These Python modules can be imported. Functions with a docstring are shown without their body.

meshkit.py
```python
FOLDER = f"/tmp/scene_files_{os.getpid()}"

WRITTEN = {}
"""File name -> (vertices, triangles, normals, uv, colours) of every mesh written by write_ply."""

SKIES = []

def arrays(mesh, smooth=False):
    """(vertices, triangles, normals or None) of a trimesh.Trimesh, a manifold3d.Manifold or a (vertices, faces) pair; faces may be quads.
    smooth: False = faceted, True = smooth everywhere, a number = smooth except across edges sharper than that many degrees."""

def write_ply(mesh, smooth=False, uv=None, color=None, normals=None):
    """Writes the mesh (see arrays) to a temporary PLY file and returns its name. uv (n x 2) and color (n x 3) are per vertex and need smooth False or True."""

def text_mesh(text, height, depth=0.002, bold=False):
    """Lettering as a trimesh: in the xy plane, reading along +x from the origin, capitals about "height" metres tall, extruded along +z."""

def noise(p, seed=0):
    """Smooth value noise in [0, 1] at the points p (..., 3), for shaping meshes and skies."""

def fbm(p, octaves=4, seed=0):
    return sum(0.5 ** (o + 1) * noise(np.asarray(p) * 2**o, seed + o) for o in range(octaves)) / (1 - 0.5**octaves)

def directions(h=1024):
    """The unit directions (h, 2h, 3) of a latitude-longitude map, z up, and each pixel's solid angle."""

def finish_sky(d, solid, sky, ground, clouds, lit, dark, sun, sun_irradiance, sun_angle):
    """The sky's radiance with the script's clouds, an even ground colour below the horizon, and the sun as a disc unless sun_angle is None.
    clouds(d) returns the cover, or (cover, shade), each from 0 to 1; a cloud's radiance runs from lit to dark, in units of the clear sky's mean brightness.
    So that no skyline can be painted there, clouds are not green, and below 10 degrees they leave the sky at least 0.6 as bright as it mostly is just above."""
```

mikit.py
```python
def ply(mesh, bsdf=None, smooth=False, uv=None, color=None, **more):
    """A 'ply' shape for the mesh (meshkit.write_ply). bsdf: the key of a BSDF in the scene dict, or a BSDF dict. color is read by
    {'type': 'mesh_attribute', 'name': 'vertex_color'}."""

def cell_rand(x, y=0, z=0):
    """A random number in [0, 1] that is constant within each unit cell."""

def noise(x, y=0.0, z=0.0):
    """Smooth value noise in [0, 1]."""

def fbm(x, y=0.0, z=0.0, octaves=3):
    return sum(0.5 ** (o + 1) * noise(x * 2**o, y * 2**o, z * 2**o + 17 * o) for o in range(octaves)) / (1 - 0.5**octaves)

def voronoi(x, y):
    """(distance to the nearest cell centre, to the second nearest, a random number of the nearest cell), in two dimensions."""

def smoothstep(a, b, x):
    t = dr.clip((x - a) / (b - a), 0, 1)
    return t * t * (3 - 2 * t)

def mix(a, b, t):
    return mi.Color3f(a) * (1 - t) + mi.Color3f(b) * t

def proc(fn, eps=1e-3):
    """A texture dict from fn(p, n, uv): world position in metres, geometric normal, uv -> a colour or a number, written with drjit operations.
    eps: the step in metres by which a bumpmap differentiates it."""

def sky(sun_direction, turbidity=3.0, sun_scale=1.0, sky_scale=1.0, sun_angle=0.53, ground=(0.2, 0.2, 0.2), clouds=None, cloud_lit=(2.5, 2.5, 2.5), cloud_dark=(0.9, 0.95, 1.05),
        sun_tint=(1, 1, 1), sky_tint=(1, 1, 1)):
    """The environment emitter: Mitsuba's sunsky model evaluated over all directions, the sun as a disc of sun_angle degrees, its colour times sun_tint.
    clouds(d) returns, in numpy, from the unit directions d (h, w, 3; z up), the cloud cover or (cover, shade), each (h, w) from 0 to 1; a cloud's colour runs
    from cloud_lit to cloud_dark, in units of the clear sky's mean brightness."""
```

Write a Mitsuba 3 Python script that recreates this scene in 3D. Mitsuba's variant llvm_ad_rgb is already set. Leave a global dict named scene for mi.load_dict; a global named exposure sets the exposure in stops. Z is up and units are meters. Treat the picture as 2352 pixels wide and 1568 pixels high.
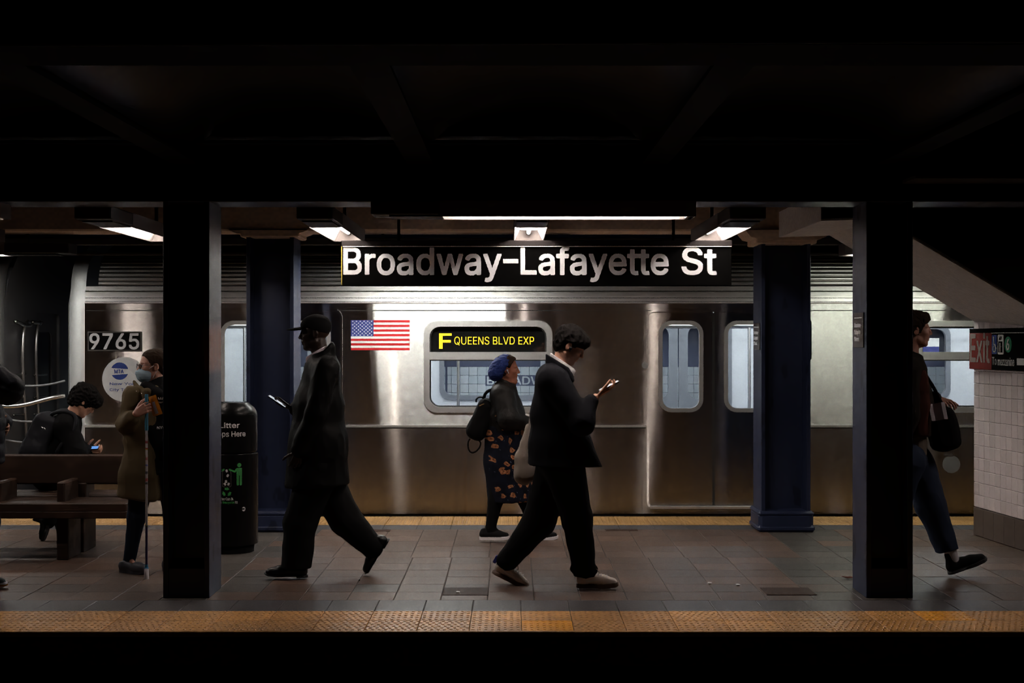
import math, numpy as np, trimesh, mitsuba as mi, mikit, meshkit
import drjit as dr
from shapely.geometry import Polygon, LineString, Point, box as sbox
from shapely import affinity, unary_union
from scipy import sparse

# ---------------------------------------------------------------- camera, exposure, lamps
F, CX, CY, EYE = 3267.0, 1176.0, 784.0, 1.68          # focal length and centre in pixels of the 2352 frame, eye height
T = mi.ScalarTransform4f
scene, labels = {}, {}
scene['camera'] = {'type': 'perspective', 'fov': math.degrees(2 * math.atan(1176 / F)), 'fov_axis': 'x', 'near_clip': 0.05, 'far_clip': 200.0,
                   'to_world': T().look_at(origin=[0, 0, EYE], target=[0, 10, EYE], up=[0, 0, 1])}
exposure = 4.0
TUBE_NEAR = [8.4, 7.2, 6.5]         # the fixture across the near girder
TUBE = [3.6, 3.12, 2.82]           # fluorescent tubes over the platform (their meshes are in the fixture builder)
TUBE_FAR = [2.9, 2.87, 2.72]       # tubes over the far platform edge
TUBE_FAR_GREEN = [1.35, 1.40, 1.22]  # an older, greener tube on the right
TUBE_NEAR_LEFT = [5.0, 4.3, 3.95]
CAR_LAMP = [0.64, 0.69, 0.72]          # ceiling strips inside the train
LED = [0.15, 0.09, 0.003]

# ---------------------------------------------------------------- helpers
def at(px, py, d):                   # the point at depth d that the photograph shows at (px, py)
    return np.array([(px - CX) * d / F, d, EYE - (py - CY) * d / F])

used = {}
def fresh(name):
    n = used.get(name, -1) + 1
    used[name] = n
    return name if n == 0 else f'{name}_{n:03d}'

def thing(name, label, cat, group=None, kind=None):
    k = fresh(name)
    labels[k] = {'label': label, 'category': cat}
    if group: labels[k]['group'] = group
    if kind: labels[k]['kind'] = kind
    return k

def put(k, mesh, mat, smooth=False, uv=None, color=None, **more):
    scene[k] = mikit.ply(mesh, mat, smooth=smooth, uv=uv, color=color, **more)
    return k

def part(parent, name, mesh, mat, smooth=False, label=None, kind=None, **kw):
    k = fresh(parent + '__' + name)
    put(k, mesh, mat, smooth, **kw)
    if label or kind:
        labels[k] = {}
        if label: labels[k]['label'] = label
        if kind: labels[k]['kind'] = kind
    return k

def share(parent, name, shape, M, mat=None):
    k = fresh(parent + '__' + name)
    d = dict(shape)
    d['to_world'] = T(np.asarray(M, float).tolist())
    if mat: d['bsdf'] = {'type': 'ref', 'id': mat}
    scene[k] = d
    return k

def move(x=0, y=0, z=0, s=(1, 1, 1), rz=0.0):
    c, n = math.cos(rz), math.sin(rz)
    R = np.eye(4); R[:2, :2] = [[c, -n], [n, c]]
    S = np.diag([s[0], s[1], s[2], 1.0])
    M = R @ S; M[:3, 3] = [x, y, z]
    return M

def cat(*ms):
    return trimesh.util.concatenate([m for m in ms])

def hull(pts):
    return trimesh.convex.convex_hull(np.asarray(pts, float))

def bx(x0, x1, y0, y1, z0, z1, b=0.0):
    lo, hi = np.array([x0, y0, z0], float), np.array([x1, y1, z1], float)
    if b <= 0:
        m = trimesh.creation.box(extents=hi - lo); m.apply_translation((lo + hi) / 2)
        return m
    pts = []
    for sx in (0, 1):
        for sy in (0, 1):
            for sz in (0, 1):
                c = np.where([sx, sy, sz], hi - b, lo + b)
                for a in range(3):
                    q = c.copy(); q[a] = (hi if (sx, sy, sz)[a] else lo)[a]
                    pts.append(q)
    return hull(pts)

def axes_map(m, cols, origin):
    v = np.asarray(m.vertices) @ np.array(cols, float) + np.asarray(origin, float)
    return trimesh.Trimesh(v, m.faces, process=False)

def xz(poly, y_front, depth):        # extruded outline in x, z; its front at y_front facing the camera
    ps = getattr(poly, 'geoms', [poly])
    m = cat(*[trimesh.creation.extrude_polygon(p, depth, engine='earcut') for p in ps])
    return axes_map(m, [[1, 0, 0], [0, 0, 1], [0, -1, 0]], [0, y_front + depth, 0])

def yz(poly, x0, x1):                # outline in y, z extruded along x
    ps = getattr(poly, 'geoms', [poly])
    m = cat(*[trimesh.creation.extrude_polygon(p, x1 - x0, engine='earcut') for p in ps])
    return axes_map(m, [[0, 1, 0], [0, 0, 1], [1, 0, 0]], [x0, 0, 0])

def xy(poly, z0, z1):
    ps = getattr(poly, 'geoms', [poly])
    m = cat(*[trimesh.creation.extrude_polygon(p, z1 - z0, engine='earcut') for p in ps])
    m.apply_translation([0, 0, z0]); return m

def rrect(x0, x1, z0, z1, r, n=6):
    return sbox(x0 + r, z0 + r, x1 - r, z1 - r).buffer(r, quad_segs=n)

def tube(pts, r, n=8, closed=False):
    p = np.asarray(pts, float); k = len(p)
    t = np.gradient(p, axis=0) if not closed else np.roll(p, -1, 0) - np.roll(p, 1, 0)
    t /= np.linalg.norm(t, axis=1, keepdims=True)
    ref = np.array([0, 0, 1.0]) if abs(t[0][2]) < 0.9 else np.array([1.0, 0, 0])
    rr = np.broadcast_to(r, (k,))
    V = []
    a = np.cross(t[0], ref); a /= np.linalg.norm(a)
    for i in range(k):
        a = a - t[i] * (a @ t[i]); a /= np.linalg.norm(a)
        b = np.cross(t[i], a)
        ang = np.arange(n) * 2 * math.pi / n
        V.append(p[i] + rr[i] * (np.cos(ang)[:, None] * a + np.sin(ang)[:, None] * b))
    V = np.vstack(V); Fc = []
    for i in range(k if closed else k - 1):
        for j in range(n):
            q = [i * n + j, i * n + (j + 1) % n, ((i + 1) % k) * n + (j + 1) % n, ((i + 1) % k) * n + j]
            Fc += [[q[0], q[1], q[2]], [q[0], q[2], q[3]]]
    if not closed:
        V = np.vstack([V, p[0], p[-1]])
        for j in range(n):
            Fc += [[len(V) - 2, (j + 1) % n, j], [len(V) - 1, (k - 1) * n + j, (k - 1) * n + (j + 1) % n]]
    return trimesh.Trimesh(V, Fc, process=False)

def lathe(profile, n=40, centre=(0, 0, 0)):   # profile of (radius, z) from the bottom up
    pr = np.asarray(profile, float); k = len(pr)
    ang = np.arange(n) * 2 * math.pi / n
    V = np.stack([pr[:, None, 0] * np.cos(ang), pr[:, None, 0] * np.sin(ang), np.broadcast_to(pr[:, None, 1], (k, n))], -1).reshape(-1, 3) + centre
    Fc = []
    for i in range(k - 1):
        for j in range(n):
            a, b, c, d = i * n + j, i * n + (j + 1) % n, (i + 1) * n + (j + 1) % n, (i + 1) * n + j
            Fc += [[a, b, c], [a, c, d]]
    return trimesh.Trimesh(V, Fc, process=False)

def curve(pts, n=24):                # smooth curve through points
    from scipy.interpolate import CubicSpline
    p = np.asarray(pts, float)
    s = np.r_[0, np.cumsum(np.linalg.norm(np.diff(p, axis=0), axis=1))]
    return CubicSpline(s, p)(np.linspace(0, s[-1], n))

def words(txt, h, w=None, depth=0.003, bold=False):   # lettering in xy with its lower left corner at 0
    m = meshkit.text_mesh(txt, h, depth, bold)
    lo, hi = m.bounds
    m.apply_translation([-lo[0], 0, 0])
    if w: m.apply_scale([w / (hi[0] - lo[0]), 1, 1])
    return m

def front_text(txt, x, z, y, h, w=None, depth=0.003, bold=False, centre=False):
    m = words(txt, h, w, depth, bold)
    if centre: m.apply_translation([-m.bounds[1][0] / 2, 0, 0])
    return axes_map(m, [[1, 0, 0], [0, 0, 1], [0, -1, 0]], [x, y, z])

def left_text(txt, x, y, z, h, w=None, depth=0.003, bold=False):     # on a face that looks towards -x
    return axes_map(words(txt, h, w, depth, bold), [[0, -1, 0], [0, 0, 1], [-1, 0, 0]], [x, y, z])

def left_flat(poly, x, y, z, depth=0.003):
    ps = getattr(poly, 'geoms', [poly])
    m = cat(*[trimesh.creation.extrude_polygon(p, depth, engine='earcut') for p in ps])
    return axes_map(m, [[0, -1, 0], [0, 0, 1], [-1, 0, 0]], [x, y, z])

def side_uv(m):                      # u along the car, v up: the direction the steel is brushed in
    v = np.asarray(m.vertices)
    return np.stack([v[:, 0], v[:, 2]], 1)

# ---------------------------------------------------------------- materials
def mat(name, d):
    scene['mat_' + name] = d
    return 'mat_' + name

def rgb(c): return {'type': 'rgb', 'value': list(c)}

def pr(name, c, rough=0.6, metal=0.0, spec=0.5, two=True, **kw):
    d = {'type': 'principled', 'base_color': c if isinstance(c, dict) else rgb(c), 'roughness': rough, 'metallic': metal, 'specular': spec, **kw}
    return mat(name, {'type': 'twosided', 'bsdf': d} if two else d)

def speckled(c, amp=0.3, s=40.0, dirt=0.35):
    def fn(p, n, uv):
        a = mikit.noise(p.x * s * 3, p.y * s * 3, p.z * s * 3)
        b = mikit.fbm(p.x * 1.7 + 3, p.y * 1.7, p.z * 1.7)
        return mi.Color3f(*c) * ((1 - amp / 2 + amp * a) * (1 - dirt / 2 + dirt * b))
    return mikit.proc(fn)

def lamp(c):
    return {'type': 'area', 'radiance': rgb(c)}

def steel(name, c, au, av, bump=0.0, dist='ggx'):
    d = {'type': 'roughconductor', 'material': 'none', 'specular_reflectance': rgb(c), 'distribution': dist, 'alpha_u': au, 'alpha_v': av}
    if bump:
        def fn(p, n, uv):
            return mikit.noise(p.x * 1.3, p.z * 2.6, 5) + 0.35 * mikit.noise(p.x * 3.1, p.z * 7.0, 9)
        d = {'type': 'bumpmap', 'arbitrary': mikit.proc(fn, eps=0.01), 'scale': bump, 'bsdf': d}
    return mat(name, {'type': 'twosided', 'bsdf': d})

STEEL = steel('brushed_steel', (0.60, 0.585, 0.57), 0.007, 0.42, 0.0006, 'beckmann')
STEEL_LOW = steel('dull_brushed_steel', (0.46, 0.435, 0.41), 0.008, 0.27, 0.0006, 'beckmann')  # darker side steel: weaker reflections and door recess shade put into its colour
STEEL_RIB = steel('ribbed_steel', (0.58, 0.57, 0.55), 0.14, 0.14)
STEEL_FRAME = steel('frame_steel', (0.62, 0.60, 0.58), 0.25, 0.25)
POST = steel('post_steel', (0.7, 0.69, 0.68), 0.42, 0.42)
CHROME = steel('polished_steel', (0.75, 0.73, 0.7), 0.08, 0.08)
SEAM = pr('seam', (0.01, 0.01, 0.01), 0.7)
BLACK = pr('black_gloss', (0.003, 0.003, 0.0032), 0.28, spec=0.16)
BLACK_MATT = pr('black_matt', (0.005, 0.005, 0.005), 0.85, spec=0.08)
WHITE_SIGN = pr('sign_white', (0.92, 0.95, 0.98), 0.6)
EXIT_WHITE = pr('exit_white', (0.27, 0.22, 0.20), 0.6)
SIGN_BLACK = pr('sign_black', (0.003, 0.003, 0.003), 0.9, spec=0.04)
SIGN_EDGE = pr('sign_edge', (0.5, 0.38, 0.05), 0.6)
RED = pr('sign_red', (0.20, 0.022, 0.018), 0.6, spec=0.2)
FLAG_RED = pr('flag_red', (0.55, 0.02, 0.025), 0.4)
FLAG_BLUE = pr('flag_blue', (0.035, 0.045, 0.2), 0.4)
FLAG_WHITE = pr('flag_white', (0.75, 0.74, 0.72), 0.4)
BLUE = pr('sign_blue', (0.02, 0.05, 0.25), 0.45)
LOGO_GREY = pr('logo_white', (0.45, 0.44, 0.44), 0.45)
LOGO_BLUE = pr('logo_blue', (0.012, 0.03, 0.16), 0.45)
GREEN = pr('sign_green', (0.01, 0.22, 0.1), 0.45)
PAINT = lambda s: None

def navy_fn(p, n, uv):
    w = mikit.smoothstep(0.66, 0.72, mikit.fbm(p.x * 9, p.y * 9, p.z * 3.5))
    base = mikit.mix((0.010, 0.017, 0.046), (0.018, 0.026, 0.058), mikit.noise(p.x * 5, p.y * 5, p.z * 2))
    orange_patch = mikit.smoothstep(1.45, 1.52, p.z) * (1 - mikit.smoothstep(1.72, 1.84, p.z)) * mikit.smoothstep(-2.1, -2.05, p.x) * (1 - mikit.smoothstep(-1.9, -1.85, p.x)) \
        * (1 - mikit.smoothstep(9.9, 10.0, p.y)) * (0.55 + 0.45 * mikit.noise(p.y * 30, p.z * 8))  # orange patch on the side face of the left near column
    return mikit.mix(base * (1 - 0.5 * w), (0.16, 0.055, 0.03), orange_patch)
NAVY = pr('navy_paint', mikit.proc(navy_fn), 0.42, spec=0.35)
GREY_SIDE = NAVY
CONCRETE_DARK = pr('soot_concrete', speckled((0.005, 0.0048, 0.0043), 0.4, 20, 0.8), 0.7, spec=0.05)  # near-black base for beams, slabs and the stair side wall
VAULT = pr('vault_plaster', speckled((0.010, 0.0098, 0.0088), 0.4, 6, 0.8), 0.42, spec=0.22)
CONCRETE_TAN = pr('tan_concrete', speckled((0.60, 0.46, 0.34), 0.25, 14, 0.5), 0.75)
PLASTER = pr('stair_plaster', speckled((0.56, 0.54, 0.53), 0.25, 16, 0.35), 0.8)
EDGE_CONC = pr('edge_concrete', speckled((0.05, 0.042, 0.03), 0.5, 12, 0.9), 0.8)
TRACKBED = pr('trackbed', speckled((0.02, 0.019, 0.018), 0.5, 12, 0.6), 0.9)
RAIL = pr('rail', (0.12, 0.1, 0.09), 0.4, 0.9)
IRON = pr('black_iron', (0.005, 0.005, 0.0055), 0.8, spec=0.08)
CONDUIT = pr('conduit', (0.05, 0.046, 0.041), 0.7, spec=0.2)
GROUT = pr('grout', (0.02, 0.016, 0.014), 0.8)
TILE = []
for i, c in enumerate([(0.103, 0.064, 0.047), (0.090, 0.056, 0.041), (0.095, 0.063, 0.048), (0.083, 0.054, 0.041), (0.112, 0.068, 0.049), (0.078, 0.052, 0.040)]):
    TILE.append(pr(f'floor_tile_{i}', speckled(tuple(0.86 * q for q in c), 0.35, 60, 0.4), 0.42, spec=0.35))
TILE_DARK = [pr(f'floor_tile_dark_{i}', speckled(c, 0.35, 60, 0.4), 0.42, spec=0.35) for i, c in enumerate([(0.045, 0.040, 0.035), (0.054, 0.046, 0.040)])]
TILE_GREY = [pr(f'floor_tile_grey_{i}', speckled(c, 0.3, 60, 0.4), 0.42, spec=0.35) for i, c in enumerate([(0.050, 0.047, 0.050), (0.058, 0.053, 0.055)])]
PLATE = pr('floor_plate', speckled((0.034, 0.016, 0.010), 0.4, 30, 0.5), 0.6, spec=0.15)
TACT = [pr(f'tactile_{i}', speckled(c, 0.45, 25, 0.7), 0.42) for i, c in enumerate([(0.46, 0.225, 0.060), (0.41, 0.20, 0.055), (0.50, 0.25, 0.070)])]
TACT_FAR = [pr(f'tactile_worn_{i}', speckled(c, 0.45, 25, 0.7), 0.5) for i, c in enumerate([(0.31, 0.165, 0.052), (0.28, 0.15, 0.048), (0.34, 0.185, 0.06)])]  # far strip dimmed through its colour, so the train reflects less gold
TACT_NEW = pr('tactile_bright', speckled((0.66, 0.27, 0.008), 0.3, 25, 0.4), 0.4)
WALL_TILE = [pr(f'wall_tile_{i}', c, 0.22) for i, c in enumerate([(0.70, 0.61, 0.61), (0.68, 0.59, 0.59), (0.72, 0.63, 0.62), (0.64, 0.56, 0.55)])]
WALL_GROUT = pr('wall_grout', (0.11, 0.085, 0.08), 0.9)
DADO = [pr(f'dado_tile_{i}', c, 0.5) for i, c in enumerate([(0.10, 0.075, 0.062), (0.09, 0.066, 0.055)])]
FAR_TILE = [pr(f'far_tile_{i}', c, 0.3) for i, c in enumerate([(0.66, 0.72, 0.76), (0.62, 0.69, 0.73), (0.70, 0.75, 0.78)])]
FAR_BLUE = pr('far_mosaic', (0.10, 0.12, 0.2), 0.4)
LAMP_BODY = pr('lamp_housing', (0.10, 0.085, 0.08), 0.55)
LAMP_BLACK = pr('lamp_black', (0.014, 0.014, 0.016), 0.5)
LAMP_WHITE = pr('lamp_reflector', (0.34, 0.31, 0.30), 0.6)
TUBE_GLASS = pr('tube_glass', (0.8, 0.8, 0.8), 0.4)
SOCKET = pr('socket', (0.05, 0.045, 0.04), 0.5)
GLASS = mat('pane', {'type': 'thindielectric', 'int_ior': 1.5})
CAR_WHITE = pr('car_lining', (0.68, 0.70, 0.72), 0.4)
CAR_BLUE = pr('car_seat', (0.10, 0.14, 0.28), 0.4)
CAR_FLOOR = pr('car_floor', (0.08, 0.08, 0.09), 0.5)
CAR_GREY = pr('car_grey', (0.20, 0.215, 0.24), 0.4)
CAR_END = pr('car_end', (0.14, 0.138, 0.14), 0.4)
RUBBER = pr('rubber', (0.012, 0.012, 0.012), 0.7)

def wood_fn(p, n, uv):
    g = mikit.fbm(p.x * 2.0, p.y * 45, p.z * 45)
    w = mikit.smoothstep(0.52, 0.75, mikit.fbm(p.x * 4 + 7, p.y * 6, p.z * 5))
    return mikit.mix(mikit.mix((0.014, 0.0078, 0.005), (0.027, 0.015, 0.010), g), (0.06, 0.033, 0.022), w * 0.6)
WOOD = pr('bench_wood', mikit.proc(wood_fn), 0.5, spec=0.2)
# ---------------------------------------------------------------- the setting
Y_EDGE, Y_T0, Y_T1, Y_B1, Y_F0, Y_F1 = 8.235, 8.245, 8.855, 9.24, 13.02, 13.63
PX0 = -7.2; PX1 = 7.2

# platform floor: a slab with recessed joints and single tiles on it
fl = thing('floor', 'brown tiled subway platform floor between the two yellow tactile strips', 'floor', kind='structure')
part(fl, 'slab', bx(PX0, PX1, Y_EDGE + 0.01, Y_F1 + 0.005, -0.18, -0.004), GROUT)
rng = np.random.default_rng(4)
tile_mesh = bx(-0.5, 0.5, -0.5, 0.5, -0.012, 0.0)
def floor_tile_mesh(w, l):
    return bx(-w / 2, w / 2, -l / 2, l / 2, -0.012, 0.0, 0.0035)
rows = []
y = Y_B1
while y < 12.72:
    rows.append((y, min(y + 0.3048, 12.725))); y += 0.3048
cols = np.arange(-24, 24) * 0.3048 + 0.1438
cells = []
for r, (ya, yb) in enumerate(rows):
    if yb - ya < 0.08: continue
    for x in cols:
        sh = -0.018 if r >= 6 else 0.0
        cells.append((x + sh, x + sh + 0.3048, ya, yb, 'main'))
for x in np.arange(-24, 24) * 0.3048 + 0.0557:
    cells.append((x, x + 0.3048, Y_T1, Y_B1, 'grey'))
    cells.append((x, x + 0.3048, 12.725, Y_F0, 'grey'))
shown, rest = [], []
for c in cells:
    px = [CX + F * x / y for x in c[:2] for y in c[2:4]]
    (shown if max(px) > -10 and min(px) < 2362 else rest).append(c)
shown.sort(key=lambda c: c[2])
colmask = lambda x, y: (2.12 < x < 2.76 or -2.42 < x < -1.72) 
cache = {}
def lay(c):
    x0, x1, y0, y1, kind = c
    g = 0.0035
    k = round(y1 - y0, 3)
    if k not in cache: cache[k] = mikit.ply(floor_tile_mesh(0.3048 - g, y1 - y0 - g), TILE[0])
    xm, ym = (x0 + x1) / 2, (y0 + y1) / 2
    if kind == 'grey': m = TILE_GREY[rng.integers(2)]
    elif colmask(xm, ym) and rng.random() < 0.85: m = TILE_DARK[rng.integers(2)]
    elif rng.random() < 0.01: m = TILE_DARK[rng.integers(2)]
    else: m = TILE[rng.integers(6)]
    return cache[k], move(xm, ym, rng.uniform(-0.0008, 0.0008)), m
PLATES = [(-0.46, -0.16, 9.41, 9.70), (1.69, 2.02, 9.42, 9.70)]
for c in shown[:300]:
    s, M, m = lay(c)
    share(fl, 'tile', s, M, m)
far_rest = shown[300:] + rest
by = {}
for c in far_rest:
    s, M, m = lay(c)
    t = floor_tile_mesh(0.3013, c[3] - c[2] - 0.0035); t.apply_transform(M)
    by.setdefault('grey' if c[4] == 'grey' else ('dark' if m in TILE_DARK else 'brown'), []).append(t)
for k, ms in by.items():
    part(fl, 'far_tiles', cat(*ms), {'grey': TILE_GREY[0], 'dark': TILE_DARK[0], 'brown': TILE[1]}[k], kind='stuff')
for i, q in enumerate(PLATES):
    k = thing('floor_plate', ['brown metal cover plate in the floor with litter on it, left of the sneakers', 'rusty brown cover plate in the floor in front of the right near column'][i], 'cover plate', 'cover plates in the platform floor')
    put(k, bx(q[0], q[1], q[2], q[3], 0.0, 0.004, 0.002), PLATE)
for i, q in enumerate([(0.83, 1.02 + 0.1, 12.63, 12.72), (-1.32, -1.08, 12.58, 12.7)]):
    k = thing('floor_plate', ['narrow dark cover plate by the far yellow strip, in front of the train doors', 'dark cover plate by the far yellow strip, behind the man in the cap'][i], 'cover plate', 'cover plates in the platform floor')
    put(k, bx(q[0], q[1], q[2], q[3], 0.0, 0.004, 0.002), PLATE)
for i, (px, py) in enumerate([(1052, 1362), (1630, 1341), (1695, 1345), (826, 1334)]):
    d = F * EYE / (py - CY)
    p = at(px, py, d)
    k = thing('litter', ['crumpled white scrap on the brown floor plate', 'small white paper scrap on the tiles right of the sneakers', 'flattened paper scrap on a tile joint, further right', 'tiny dark crumb on the floor under the lifted black shoe'][i], 'litter', 'scraps on the platform floor')
    m = trimesh.creation.icosphere(1, 1.0); m.apply_scale([0.016 if i != 3 else 0.006, 0.014 if i != 3 else 0.006, 0.006]); m.vertices += 0.004 * (meshkit.noise(m.vertices * 90)[:, None] - 0.5)
    m.apply_translation([p[0], p[1], 0.008]); put(k, m, WHITE_SIGN if i != 3 else BLACK_MATT)
k = thing('fallen_leaf', 'curled reddish brown leaf lying beside the right near column', 'leaf')
d = F * EYE / (1330 - CY); p = at(1950, 1330, d)
lp = Polygon([(-.06, 0), (-.03, .02), (.01, .024), (.05, .008), (.07, 0), (.04, -.012), (0, -.02), (-.04, -.014)])
m = trimesh.creation.extrude_polygon(lp, 0.002, engine='earcut').subdivide().subdivide(); m.vertices[:, 2] += 0.006 + 6 * m.vertices[:, 0] ** 2 + 18 * m.vertices[:, 1] ** 2
m.apply_translation([p[0], p[1], 0]); put(k, m, pr('leaf', (0.12, 0.03, 0.02), 0.6))

# tactile strips: domed tiles one foot square, two rows on each edge
def dome_tile(nd, ny, stag=False):
    w = 0.3013
    ms = [bx(-w / 2, w / 2, -w / 2, w / 2, -0.012, 0.0, 0.003)]
    pitch, py_ = w / nd, w / ny
    ang = np.arange(6) * math.pi / 3
    for i in range(nd):
        for j in range(ny):
            ox = (pitch * 0.25 if j % 2 else -pitch * 0.25) if stag else 0.0
            cx, cy = -w / 2 + (i + 0.5) * pitch + ox, -w / 2 + (j + 0.5) * py_
            v = [[cx + 0.0115 * math.cos(a), cy + 0.0115 * math.sin(a), 0.0] for a in ang] + [[cx + 0.0068 * math.cos(a), cy + 0.0068 * math.sin(a), 0.0042] for a in ang] + [[cx, cy, 0.0049]]
            f = []
            for q in range(6):
                r = (q + 1) % 6
                f += [[q, r, 6 + r], [q, 6 + r, 6 + q], [6 + q, 6 + r, 12]]
            ms.append(trimesh.Trimesh(v, f, process=False))
    return cat(*ms)
dome_a = mikit.ply(dome_tile(8, 5), TACT[0]); dome_b = mikit.ply(dome_tile(8, 6, True), TACT[0])
dome_far = mikit.ply(dome_tile(8, 5), TACT[0])
def strip(name, label, y0, sign, shape):
    k = thing(name, label, 'tactile strip', kind='structure')
    part(k, 'bed', bx(PX0, PX1, y0, y0 + 0.61, -0.17, -0.006), GROUT)
    for r in range(2):
        for x in np.arange(-24, 24) * 0.3048 + 0.0557:
            ym = y0 + 0.1524 + r * 0.3048
            px = CX + F * (x + 0.152) / ym
            if px < -420 or px > 2770: continue
            new = sign and ((r == 0 and 1197 < px < 1317) or (r == 1 and 2100 < px < 2235))
            share(k, 'tactile_tile', shape if shape else (dome_a if rng.random() < 0.55 else dome_b), move(x + 0.1524, ym, 0.004), TACT_NEW if new else (TACT if sign else TACT_FAR)[rng.integers(3)])
    return k
s1 = strip('trim_1', 'yellow domed tactile strip along the near platform edge', Y_T0, True, None)
lip = part(s1, 'edge_lip', bx(PX0, PX1, Y_EDGE - 0.012, Y_T0 + 0.004, -0.028, 0.004, 0.004), TACT[1], label='worn yellow lip of the platform edge')
s2 = strip('trim_2', 'yellow domed tactile strip along the far platform edge by the train', Y_F0, False, dome_far)

k = thing('wall_platform_edge', 'dark concrete edge of the near platform above the tracks', 'platform edge', kind='structure')
put(k, bx(PX0, PX1, Y_EDGE, Y_EDGE + 0.5, -0.20, -0.03, 0.01), EDGE_CONC)
k = thing('wall_under_platform', 'dark wall set back under the near platform edge', 'wall', kind='structure')
put(k, bx(PX0, PX1, Y_EDGE + 0.35, Y_EDGE + 0.6, -1.15, -0.20), TRACKBED)
k = thing('ground_trackbed', 'black track bed below the near platform', 'track bed', kind='structure')
put(k, cat(bx(PX0, PX1, -3, 8.8, -1.3, -1.15), bx(PX0, PX1, 13.3, 17.6, -1.3, -1.15)), TRACKBED)

# near side: girder over the near columns, beams and jack arches over the tracks, girder near the camera
ce = thing('ceiling', 'black vaulted ceiling with steel girders and beams over the tracks', 'ceiling', kind='structure')
def girder(y0, y1, z0, z1):
    fl_, w = 0.022, 0.018
    ym = (y0 + y1) / 2
    return cat(bx(PX0, PX1, y0, y1, z0, z0 + fl_, 0.004), bx(PX0, PX1, y0, y1, z1 - fl_, z1), bx(PX0, PX1, ym - w, ym + w, z0 + fl_, z1 - fl_))
part(ce, 'girder', girder(9.32, 9.70, 2.595, 3.0), NAVY)
part(ce, 'girder', girder(5.2, 5.6, 2.765, 3.2), IRON)
bxs = [-2.135 + 1.535 * i for i in range(-3, 7)]
for b in bxs:
    part(ce, 'beam', cat(bx(b - 0.085, b + 0.085, 5.6, 9.32, 2.84, 2.86), bx(b - 0.012, b + 0.012, 5.6, 9.32, 2.86, 3.1)), CONCRETE_DARK)
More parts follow.
